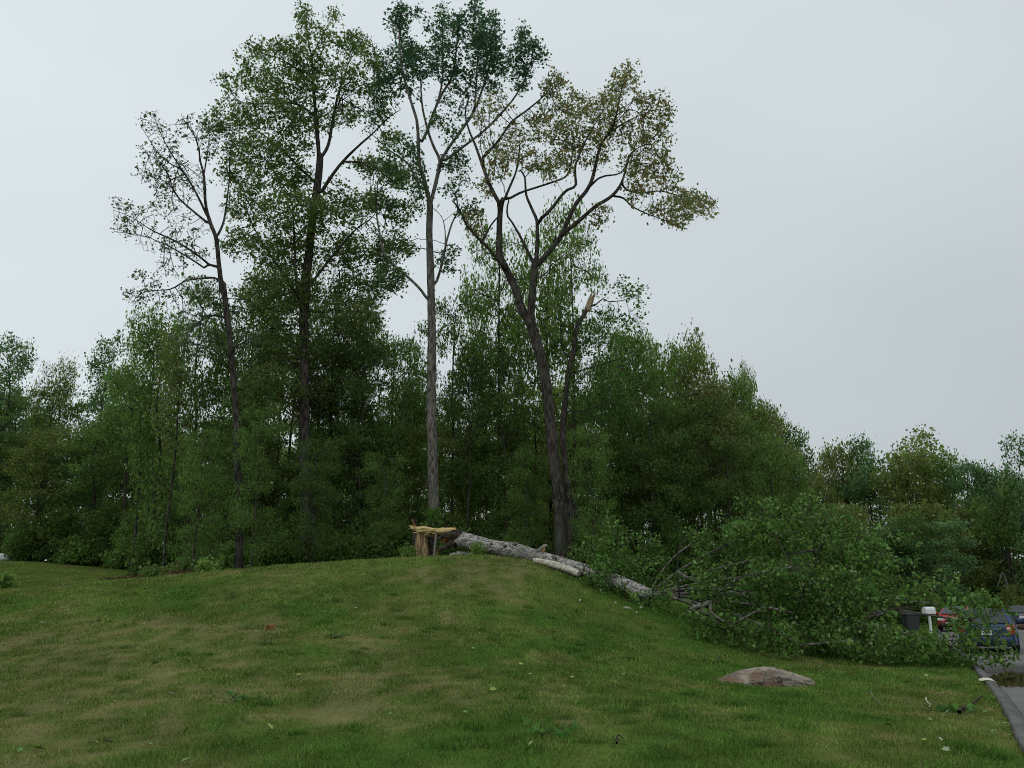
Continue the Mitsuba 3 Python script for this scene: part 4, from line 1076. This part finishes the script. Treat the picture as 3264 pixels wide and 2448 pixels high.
for q in range(46):                                                  # loose shoots standing out of the heap
    e = EL[rf.integers(len(EL))]
    d = nrm(rf.normal(0, 1, 3) * [1, .8, .5] + [0.25, -0.1, 0.75])
    c, h_ = np.array(e[:3]), np.array(e[3:6])
    p1 = c + d * h_ * 1.0
    L = rf.uniform(.35, .8)
    p2, p3 = p1 + d * L * .6, p1 + d * L + [0, 0, -.06]
    sk.poly([c, (c + p1) / 2 + rf.normal(0, .05, 3), p1, p2, p3], .018, .006)
    spray.append(p1 + (p3 - p1) * rf.random((14, 1)) ** .6 + rf.normal(0, .11, (14, 3)))
att = np.vstack([att] + spray)
gzv = ground_z(att[:, :2])
att = att[att[:, 2] > gzv + 0.05]
sk.colonize(att, 2.0, 0.19, 60, up=0.05, r=rf, jit=0.4).radii(tip=0.0055)
part(tree, 'limbs', sk.mesh(0.028, 9, 8, 0.12), 'limb_bark', smooth=True)
part(tree, 'twigs', sk.mesh(0.0, 0.028, 3), 'twig_bark', kind='stuff')
P = sk.tips(0.011)
lf = leaf_mesh(P, 15, 0.12, 0.105, (0.130, 0.238, 0.058), var=0.38, droop=0.25, seed=77, alt=(0.25, 0.38, 0.14), altp=0.15, clump=0.62)
ok = lf[0].reshape(-1, 4, 3)
low = ok[:, :, 2].min(1) < ground_z(ok.mean(1)[:, :2]) + 0.01
q = np.nonzero(~low)[0]
nf = len(q)
b = np.arange(nf) * 4
part(tree, 'crown', (ok[q].reshape(-1, 3), np.vstack([np.c_[b, b + 1, b + 2], np.c_[b, b + 2, b + 3]])), 'leaf', color=lf[2].reshape(-1, 4, 3)[q].reshape(-1, 3), kind='stuff', label='green leafy crown lying on the lawn and over the kerb')

# wood lying about the trunk
single('mossy_log', 'short mossy log on the ground under the arch of the fallen trunk', 'log', tube([down(stp(1060, 900, -.9)) + [0, 0, .24], down(stp(1250, 850, -.9)) + [0, 0, .30], down(stp(1500, 850, -.9)) + [0, 0, .28], down(stp(1720, 860, -.9)) + [0, 0, .24]], [.05, .09, .09, .05], 12, .2, 14), 'fallen_bark', smooth=50)
for (x, y), (x2, y2), Y, lab in [(ST(1220, 940), ST(1300, 885), 35.2, 'pale splinter on the grass below the mossy log'), (ST(1820, 945), ST(1935, 890), 34.8, 'pale splinter on the grass right of the mossy log'),
                               (F2(990, 960), F2(1020, 970), 27.4, 'pale chip alone on the green slope'), (F2(1440, 880), F2(1475, 915), 28.0, 'curled pale sliver leftmost below the upper trunk'),
                               (F2(1560, 920), F2(1680, 950), 27.6, 'long pale sliver below the upper trunk'), (F2(1710, 962), F2(1745, 972), 27.2, 'short pale sliver rightmost below the upper trunk'), (F2(1765, 925), F2(1805, 940), 28.2, 'pale chip beside the fallen crown')]:
    a, b = at(x, y, Y), at(x2, y2, Y - .05)
    a[2] = gz(a[0], a[1]) + 0.05; b[2] = gz(b[0], b[1]) + 0.08
    single('wood_splinter', lab, 'wood splinter', splinter(a, b, .04, int(x * 3), 3, .3), 'stripped_wood')


# ------------------------------------------------------------------ things on the lawn
def on_lawn(px, py):
    """the point of the ground seen at a pixel"""
    lo, hi = 6.0, 60.0
    Ys = np.linspace(lo, hi, 540)
    p = np.array([at(px, py, y) for y in Ys])
    d = p[:, 2] - ground_z(p[:, :2])
    i = int(np.argmax(d < 0)) if (d < 0).any() else len(d) - 1
    return p[i]


# boulder
bp = on_lawn(774, 687)
bm = trimesh.creation.icosphere(5, 1.0)
v = np.array(bm.vertices)
v *= (1 + 0.28 * (meshkit.fbm(v * 1.4 + 5, 4, 9) - .5) + 0.10 * (meshkit.fbm(v * 5, 3, 2) - .5))[:, None]
prof_x = v[:, 0]
v[:, 2] *= np.where(prof_x < 0, 1 - 0.45 * np.abs(prof_x) ** 1.5, 1 - 0.35 * prof_x)
bz = gz(bp[0], bp[1] + .5)
v = v * [1.10, 0.66, 0.39] + [bp[0] + .02, bp[1] + 0.62, bz - 0.06]
single('boulder', 'low grey and rust coloured boulder sunk in the lawn before the fallen crown', 'boulder', trimesh.Trimesh(v, bm.faces, process=False), 'rock', smooth=True)

# sticks
def stick(pix, r0, lab, bark_key='under_bark', lift=0.06, forks=()):
    pts = [on_lawn(*p) for p in pix]
    for p in pts: p[2] = gz(p[0], p[1]) + lift
    sk = Skeleton(0.06)
    sk.poly(pts, r0, r0 * .5)
    for f_ in forks:
        q = [on_lawn(*p) for p in f_]
        for k, p in enumerate(q): p[2] = gz(p[0], p[1]) + lift + (.0 if k == 0 else .02)
        sk.poly(q, r0 * .7, r0 * .3)
    single('fallen_stick', lab, 'stick', sk.radii(tip=.004).mesh(0, 9, 6, .15), bark_key, smooth=True)


c4 = conv(2700, 1850, 564, 1565)
stick([c4(1000, 1205), c4(1050, 1165), (c4(1100, 1150)), c4(1130, 1110), c4(1195, 1062)], .030, 'thick dark stick lying on the lawn near the kerb')
stick([c4(705, 1070), c4(712, 1110), c4(735, 1130), c4(728, 1165)], .011, 'pale crooked twig in the middle of the right lawn', 'stripped_wood')
stick([c4(215, 1010), c4(225, 1050), c4(280, 1110), c4(325, 1140)], .008, 'thin pale twig on the lawn below the boulder', 'grey_wood')
c3 = conv(1900, 1550, 900, 2133)
stick([c3(880, 1355), c3(930, 1320), c3(910, 1280)], .012, 'forked dark twig on the lawn just above the boulder', forks=[[c3(930, 1320), c3(960, 1350)], [c3(930, 1325), c3(970, 1250)]])
stick([c3(820, 1300), c3(830, 1335)], .011, 'short dark twig left of the forked twig')
stick([c3(205, 1130), c3(212, 1170)], .012, 'small dark twig high on the right slope')
cb = conv(900, 1800, 1100, 2212)
stick([cb(2145, 1180), cb(2160, 1130), cb(2185, 1150)], .012, 'small dark twig at the bottom right of the lawn middle')
cl_ = conv(0, 1800, 900, 2212)
stick([cl_(810, 1425), cl_(870, 1432)], .012, 'short dark stick at the bottom left of the lawn')
stick([cl_(1800, 265), cl_(1860, 275)], .014, 'short dark stick on the crest at the left')
stick([cl_(1310, 1030), cl_(1390, 1050)], .009, 'thin grey twig in the dry grass', 'grey_wood')

ch = on_lawn(270.5, 630); ch[2] += .03
single('wood_chip', 'orange wood chip lying alone on the left lawn', 'wood chip', splinter(ch - [.14, 0, .02], ch + [.14, .05, .06], .06, 31, 3, .3), 'rust_wood')


# torn leaves and sprigs
def leaf_shape(c, s, rot, tilt, seed):
    r = np.random.default_rng(seed)
    a = np.linspace(0, 2 * np.pi, 11)[:-1]
    rad = np.where(np.arange(10) % 2 == 0, 1.0, 0.55) * r.uniform(.8, 1.15, 10)
    v = np.c_[np.cos(a) * rad, np.sin(a) * rad * .8, 0.25 * np.abs(np.sin(a)) * rad]
    v = np.vstack([v, [[0, 0, 0]]]) * s
    R = trimesh.transformations.euler_matrix(tilt[0], tilt[1], rot)[:3, :3]
    v = v @ R.T + c
    f = np.array([[i, (i + 1) % 10, 10] for i in range(10)])
    top = len(v)
    v2 = v - [0, 0, .004]
    return np.vstack([v, v2]), np.vstack([f, f[:, ::-1] + top])


plain('leaf_pale', (0.30, 0.36, 0.20), 0.6)
plain('leaf_green', (0.11, 0.22, 0.05), 0.6)
plain('leaf_lime', (0.26, 0.34, 0.06), 0.6)
rl = np.random.default_rng(63)
spots = [cl_(*p) for p in [(1055, 240), (1655, 230), (775, 455), (1670, 495), (1350, 680), (1220, 795), (1485, 768), (1390, 1045), (735, 1425), (1170, 1440), (300, 1480), (1850, 1080), (2170, 1400), (150, 1490), (1960, 90), (1450, 1575), (330, 475), (1130, 200), (900, 610), (2110, 1300)]]
spots += [cb(*p) for p in [(450, 20), (1910, 240), (1595, 1175), (470, 290), (330, 475), (530, 465), (1105, 420), (790, 510), (1220, 550), (1370, 570), (285, 708), (1590, 720), (1860, 740), (1350, 820), (105, 725), (1800, 800), (1530, 655), (1650, 245), (1810, 330), (1110, 265), (960, 262), (1740, 485), (2190, 720), (1170, 970), (690, 980), (2110, 470), (1780, 100)]]
spots += [c4(*p) for p in [(610, 895), (535, 925), (895, 1192), (690, 1450), (1390, 1305), (1310, 1375), (1450, 1410), (530, 1118), (880, 1540), (1225, 1195), (700, 860), (740, 1265), (360, 1310), (830, 1445)]]
for i, s in enumerate(spots):
    p = on_lawn(*s)
    big = rl.uniform(.04, .075) * (1 + .02 * (p[1] - 10))
    mat, w = [('leaf_pale', 'pale'), ('leaf_green', 'green'), ('leaf_lime', 'yellow green')][rl.choice(3, p=[.4, .4, .2])]
    single('torn_leaf', f'small {w} leaf blown onto the lawn', 'leaf', leaf_shape(p + [0, 0, .055], big, rl.uniform(0, 6.28), rl.normal(0, .35, 2), i), mat, group=f'{w} leaves blown onto the lawn')
# sprigs: a few leaves on a stalk
for x, y, lab in [(cb(1670, 1100)[0], cb(1670, 1100)[1], 'green sprig with several leaves at the bottom of the lawn'), (cl_(1840, 1070)[0], cl_(1840, 1070)[1], 'green sprig with several leaves on the dry patch'), (c4(880, 1190)[0], c4(880, 1190)[1] - 2, 'pale leafy sprig left of the thick dark stick'), (cb(330, 475)[0], cb(330, 475)[1], 'yellow green sprig on the left middle lawn')]:
    p = on_lawn(x, y)
    lf = leaf_mesh(p + rl.normal(0, [.16, .12, .03], (16, 3)) + [0, 0, .07], 2, .03, .10, (.12, .24, .06), seed=int(x))
    k_ = thing('leafy_sprig', lab, 'sprig')
    st_ = Skeleton(.05)
    for e_ in lf[0].reshape(-1, 4, 3).mean(1)[::4]: st_.poly([p + [0, 0, .02], e_], .006, .003, attach=False)
    part(k_, 'stalk', st_.radii(tip=.003).mesh(0, 9, 3), 'twig_bark', kind='stuff')
    part(k_, 'leaves', lf[:2], 'leaf', color=lf[2], kind='stuff')

# brush strips in the hollow
for x0, x1, y, Y, lab in [(112, 146, 576.5, 31.6, 'long strip of brown brush and mulch in the hollow at the left'), (158, 186, 574, 32.6, 'short strip of brown brush right of the weeds')]:
    a, b = at(x0, y, Y), at(x1, y - 3, Y + .8)
    n = 900
    t = rl.random(n)
    P = a[None] * (1 - t)[:, None] + b[None] * t[:, None] + rl.normal(0, [.12, .25, 0], (n, 3))
    P[:, 2] = ground_z(P[:, :2]) + rl.random(n) * .22 * (0.4 + meshkit.noise(P * 1.5, 2))
    d = nrm(rl.normal(0, 1, (n, 3)) * [1, 1, .35]) * rl.uniform(.05, .2, (n, 1))
    s = nrm(np.cross(d, rl.normal(0, 1, (n, 3)))) * .018
    v = np.stack([P - d - s, P - d + s, P + d + s * .4, P + d - s * .4], 1).reshape(-1, 3)
    q = np.arange(n * 4).reshape(-1, 4)
    col = np.repeat(np.array([.10, .065, .045]) * np.exp(rl.normal(0, .4, (n, 1))), 4, 0)
    single('brush_strip', lab, 'brush pile', (v, q), 'grass_blade', color=col)

# debris heap on the road
p0 = on_lawn(*c4(1440, 935))
n = 2600
P = rl.normal(0, [.50, .34, 0], (n, 3))
hgt = .20 * np.exp(-(P[:, 0] / .5) ** 2 - (P[:, 1] / .36) ** 2)
P[:, 2] = rl.random(n) * (hgt + .03)
P = P + [p0[0] + .12, p0[1], -0.115]
lf = leaf_mesh(P, 1, .01, .09, (.13, .15, .05), seed=5, alt=(.17, .13, .075), altp=.35)
single('debris_heap', 'heap of torn leaves and bark on the road beside the kerb', 'debris heap', lf[:2], 'leaf', color=lf[2])
for i in range(10):
    x = p0 + [rl.uniform(-.5, 1.3), rl.uniform(-.9, 1.2), 0]
    single('torn_leaf', 'small green leaf lying on the asphalt', 'leaf', leaf_shape(np.array([x[0], x[1], -.10]), .05, rl.uniform(0, 6), rl.normal(0, .2, 2), 300 + i), 'leaf_green', group='green leaves lying on the asphalt')


# ------------------------------------------------------------------ vehicles
def rbox(x0, x1, y0, y1, z0, z1, r=.03):
    s = m3.Manifold.sphere(r, 12)
    return m3.Manifold.batch_hull([s.translate([a, b, c]) for a in (x0 + r, x1 - r) for b in (y0 + r, y1 - r) for c in (z0 + r, z1 - r)])


def section_hull(secs):
    """union of hulls of neighbouring cross sections (x, half width, z0, z1, corner)"""
    rings = []
    for x, hw, z0, z1, c in secs:
        pr = [(-hw + c, z0), (hw - c, z0), (hw, z0 + c), (hw, z0 + (z1 - z0) * .55), (hw - c * .8, z1 - c * .5), (hw - c * 2, z1), (-hw + c * 2, z1), (-hw + c * .8, z1 - c * .5), (-hw, z0 + (z1 - z0) * .55), (-hw, z0 + c)]
        rings.append([(x, a, b) for a, b in pr])
    return m3.Manifold.batch_boolean([m3.Manifold.hull_points(np.array(a + b, float)) for a, b in zip(rings[:-1], rings[1:])], m3.OpType.Add)


def car(name, label, paint, loc, head, kind='hatch', plate=True):
    """x forward, y left; head: compass angle from +y clockwise in degrees"""
    key = thing(name, label, 'car')
    h = math.radians(90 - head)
    M = np.array([[math.cos(h), -math.sin(h), 0], [math.sin(h), math.cos(h), 0], [0, 0, 1]])

    def put(nm, man, mat, smooth=30, lab=None, parent=None):
        if hasattr(man, 'to_mesh'):
            g = man.to_mesh(); man = trimesh.Trimesh(g.vert_properties[:, :3], g.tri_verts, process=False)
        v = np.array(man.vertices) @ M.T + np.array(loc)
        return part(parent or key, nm, trimesh.Trimesh(v, man.faces, process=False), mat, smooth=smooth, label=lab)
    L = 2.2
    belt = .98 if kind == 'hatch' else .92
    body = section_hull([(-L, .68, .42, belt - .10, .07), (-L + .12, .82, .28, belt - .01, .08), (-1.5, .89, .22, belt + .02, .07), (0, .90, .22, belt, .07), (1.2, .89, .22, belt - .06, .07), (1.9, .84, .25, belt - .20, .08), (L, .68, .35, belt - .34, .08)])
    for wx in (-1.33, 1.36):
        cyl = m3.Manifold.cylinder(2.4, .36, .36, 28, True).rotate([90, 0, 0]).translate([wx, 0, .33])
        core = m3.Manifold.cylinder(1.2, .40, .40, 20, True).rotate([90, 0, 0]).translate([wx, 0, .33])
        body = body - (cyl - core)
    put('body', body, paint)
    if kind == 'hatch': sec = dict(b0=-2.02, b1=1.05, t0=-1.55, t1=.15, zt=1.50)
    else: sec = dict(b0=-1.72, b1=1.10, t0=-1.02, t1=.22, zt=1.42)
    zb, zt = belt - .03, sec['zt']
    B = {(i, j): np.array([(sec['b0'], sec['b1'])[i], (-.80, .80)[j], zb]) for i in (0, 1) for j in (0, 1)}
    Tt = {(i, j): np.array([(sec['t0'], sec['t1'])[i], (-.60, .60)[j], zt - .05]) for i in (0, 1) for j in (0, 1)}
    sp = m3.Manifold.sphere(.05, 12)
    put('cabin', m3.Manifold.batch_hull([sp.translate(list(p - [0, 0, .05])) for p in list(B.values()) + list(Tt.values())]), paint)

    def pane(nm, a, b, c, d, k=.10):
        q = np.array([a, b, c, d]); ctr = q.mean(0)
        n = nrm(np.cross(q[1] - q[0], q[3] - q[0]))
        if n @ (ctr - [0, 0, 1.1]) < 0: n = -n
        q = ctr + (q - ctr) * (1 - k)
        put(nm, m3.Manifold.hull_points(np.vstack([q + n * .058, q + n * .02])), 'car_glass')
    pane('rear_window', B[0, 0], B[0, 1], Tt[0, 1], Tt[0, 0], .14)
    pane('windshield', B[1, 0], B[1, 1], Tt[1, 1], Tt[1, 0], .10)
    for j in (0, 1):
        mid_b, mid_t = (B[0, j] * .45 + B[1, j] * .55), (Tt[0, j] * .5 + Tt[1, j] * .5)
        pane('side_window', B[0, j], mid_b, mid_t, Tt[0, j], .14)
        pane('side_window', mid_b, B[1, j], Tt[1, j], mid_t, .14)
    for y in (-1, 1):
        t = put('taillight', rbox(-L + .0, -L + .26, y * .72 - .13, y * .72 + .13, belt - .32, belt - .02, .03), 'tail_red')
        put('reverse_lamp', rbox(-L - .02, -L + .05, y * .66 - .06, y * .66 + .06, belt - .20, belt - .10, .02), 'tail_clear', parent=t)
        put('headlight', rbox(L - .22, L + .0, y * .64 - .16, y * .64 + .16, .58, .72, .04), 'lamp_clear')
        put('mirror', rbox(.72, .86, y * .98 - .10, y * .98 + .10, belt + .0, belt + .14, .04), paint)
        put('door_handle', rbox(-.45, -.28, y * .90 - .02, y * .90 + .02, belt - .16, belt - .12, .01), 'dark_trim')
    put('rear_bumper', rbox(-L - .06, -L + .2, -.74, .74, .36, .58, .06), paint if kind == 'hatch' else 'dark_trim')
    put('front_bumper', rbox(L - .2, L + .06, -.70, .70, .28, .48, .06), 'dark_trim')
    put('grille', rbox(L - .08, L + .02, -.40, .40, .50, .64, .02), 'dark_trim')
    if plate: put('licence_plate', rbox(-L - .085, -L - .05, -.16, .16, .62, .77, .008) if kind != 'hatch' else rbox(-L - .03, -L + .02, -.16, .16, .62, .77, .008), 'plate_white')
    put('trim_strip', rbox(-L - .03, -L + .02, -.40, .40, .80, .835, .012), 'rim_metal')
    for wx in (-1.33, 1.36):
        for y in (-1, 1):
            tyre = m3.Manifold.cylinder(.21, .33, .33, 30, True).rotate([90, 0, 0]).translate([wx, y * .77, .33]) - m3.Manifold.cylinder(.3, .20, .20, 24, True).rotate([90, 0, 0]).translate([wx, y * .88, .33])
            w = put('wheel', tyre, 'rubber')
            rim = m3.Manifold.cylinder(.05, .205, .205, 24, True)
            for a in range(5):
                rim = rim - m3.Manifold.cylinder(.2, .05, .05, 10, True).translate([.125 * math.cos(a * 1.2566), .125 * math.sin(a * 1.2566), 0])
            put('rim', rim.rotate([90, 0, 0]).translate([wx, y * .84, .33]), 'rim_metal', parent=w)
    return key


RZ = -0.115
car('parked_car', 'blue hatchback seen from behind through the leaves of the fallen crown', 'paint_blue', (17.0, 32.2, RZ), 30)
car('parked_car', 'red car facing the viewer, half hidden behind the fallen crown', 'paint_red', (26.2, 53.0, RZ + .03), 213, 'sedan', False)
car('parked_car', 'dark grey sedan with a white licence plate at the right edge of the frame', 'paint_dark', (33.35, 58.6, RZ + .03), 33, 'sedan')
car('parked_car', 'maroon vehicle barely entering the right edge of the frame', 'paint_maroon', (14.30, 23.35, RZ + .0), 30, 'hatch')

# ------------------------------------------------------------------ mailboxes, bin
def M2T(g):
    q = g.to_mesh(); return trimesh.Trimesh(q.vert_properties[:, :3], q.tri_verts, process=False)


def mailbox(px, py, Y, label, box_mat, post_mat, lid_mat, w=.22, l=.5, h=.24, post=.05, rot=0.5, zbox=1.0):
    p = at(px, py, Y); x, y, z = p[0], Y, gz(p[0], Y)
    key = thing('mailbox', label, 'mailbox')
    Rm = trimesh.transformations.rotation_matrix(rot, [0, 0, 1]); Rm[:3, 3] = [x, y, z]

    def put(nm, g, m, parent=None):
        t = M2T(g); t.apply_transform(Rm); return part(parent or key, nm, t, m, smooth=30)
    put('post', rbox(-post, post, -post, post, -.3, zbox, .01), post_mat)
    prof_ = [(-w / 2, 0), (w / 2, 0)] + [(w / 2 * math.cos(a), h * .55 + h * .45 * math.sin(a)) for a in np.linspace(0, math.pi, 12)]
    box = m3.CrossSection([prof_]).extrude(l).rotate([90, 0, 90]).translate([-l / 2, 0, zbox])
    b = put('box', box, box_mat)
    door = m3.CrossSection([[(q[0] * .92, q[1] * .94 + .006) for q in prof_]]).extrude(.015).rotate([90, 0, 90]).translate([-l / 2 - .014, 0, zbox])
    put('door', door, lid_mat)
    put('flag', rbox(-.06, .08, w / 2 + .004, w / 2 + .014, zbox + h * .5, zbox + h * .62, .004), 'tail_red')


mailbox(877, 628, 45.0, 'blue mailbox with a pale teal lid on the far lawn', 'box_blue', 'box_blue', 'lid_teal', w=.3, l=.34, zbox=.45, rot=.2)
mailbox(930, 622, 45.2, 'white mailbox on a white post by the kerb, showing through the leaves', 'white_paint', 'white_paint', 'white_paint', w=.3, l=.58, h=.34, zbox=.98, rot=.3)
p = at(867.5, 625, 44.5)
pk = thing('white_post', 'short white wooden post left of the blue mailbox', 'post')
g = rbox(p[0] - .08, p[0] + .08, 44.42, 44.58, gz(p[0], 44.5) - .3, gz(p[0], 44.5) + .95, .012)
part(pk, 'shaft', M2T(g), 'white_paint', smooth=30)
part(pk, 'cap', M2T(m3.Manifold.hull_points(np.array([(p[0] + a, 44.5 + b, gz(p[0], 44.5) + .952) for a in (-.1, .1) for b in (-.1, .1)] + [(p[0], 44.5, gz(p[0], 44.5) + 1.03)]))), 'white_paint')
p = at(911, 626, 45.5); z = gz(p[0], 45.5)
bk = thing('wheeled_bin', 'dark grey wheeled bin on the far lawn seen through the leaves', 'bin')
part(bk, 'body', M2T(m3.Manifold.hull_points(np.array([(p[0] + a * (.26 + .07 * (c > 0)), 45.5 + b * (.28 + .07 * (c > 0)), z + .05 + c) for a in (-1, 1) for b in (-1, 1) for c in (0, .9)]))), 'bin_grey')
part(bk, 'lid', M2T(rbox(p[0] - .37, p[0] + .37, 45.12, 45.9, z + .953, z + 1.03, .03)), 'bin_grey', smooth=30)
for s_ in (-1, 1):
    part(bk, 'wheel', M2T(m3.Manifold.cylinder(.06, .1, .1, 18, True).rotate([0, 90, 0]).translate([p[0] + s_ * .31, 45.72, z + .1])), 'rubber', smooth=30)

# snapped sapling and the torn trunk at the far right
sp_ = thing('snapped_sapling', 'bent pale sapling snapped over in an upside down V at the far right', 'sapling')
sk = Skeleton(.2)
c1 = conv(2700, 1500, 564, 2212)
sk.poly([at(*c1(2050, 1600), 77)] + c1.line([(2035, 1550), (2000, 1430), (1970, 1320), (1940, 1270)], 77), .085, .07)
sk.poly(c1.line([(1940, 1270), (1920, 1330), (1895, 1410), (1880, 1460)], 77, -.4), .07, .03)
sk.p[0][2] = gz(sk.p[0][0], sk.p[0][1]) - .1
part(sp_, 'stem', sk.radii().mesh(0, 9, 6, .1), 'grey_wood', smooth=True)
tt = thing('split_tree', 'thin tree trunk at the far right split open to orange wood', 'tree')
sk = Skeleton(.4)
a = at(*c1(1990, 1300), 79)
sk.poly([np.array([a[0] + .1, 79, gz(a[0], 79) - .3])] + c1.line([(1985, 900), (1965, 700)], 79), .11, .10)
sk.poly(c1.line([(1965, 700), (1930, 600), (1900, 470), (1885, 360), (1870, 200)], 79, .3), .11, .04)
part(tt, 'trunk', sk.radii().mesh(0, 9, 8, .1), 'dark_bark', smooth=True)
part(tt, 'torn_face', splinter(at(*c1(1905, 470), 78.7), at(*c1(1960, 700), 78.7), .22, 41, 5, .25), 'rust_wood', label='orange torn face of the split trunk')
wp = at(3, 556, 53)
rk = trimesh.creation.icosphere(3, 1.0)
v = np.array(rk.vertices); v *= (1 + .3 * (meshkit.fbm(v * 1.5, 3, 4) - .5))[:, None]
plain('pale_stone', (.6, .6, .6), .8)
single('pale_rock', 'small whitish rock at the left frame edge beside the conical evergreen', 'rock', trimesh.Trimesh(v * [.55, .4, .28] + [wp[0] - .1, 53, gz(wp[0], 53) + .12], rk.faces, process=False), 'pale_stone', smooth=True)
pl = at(285, 547, 41.5)
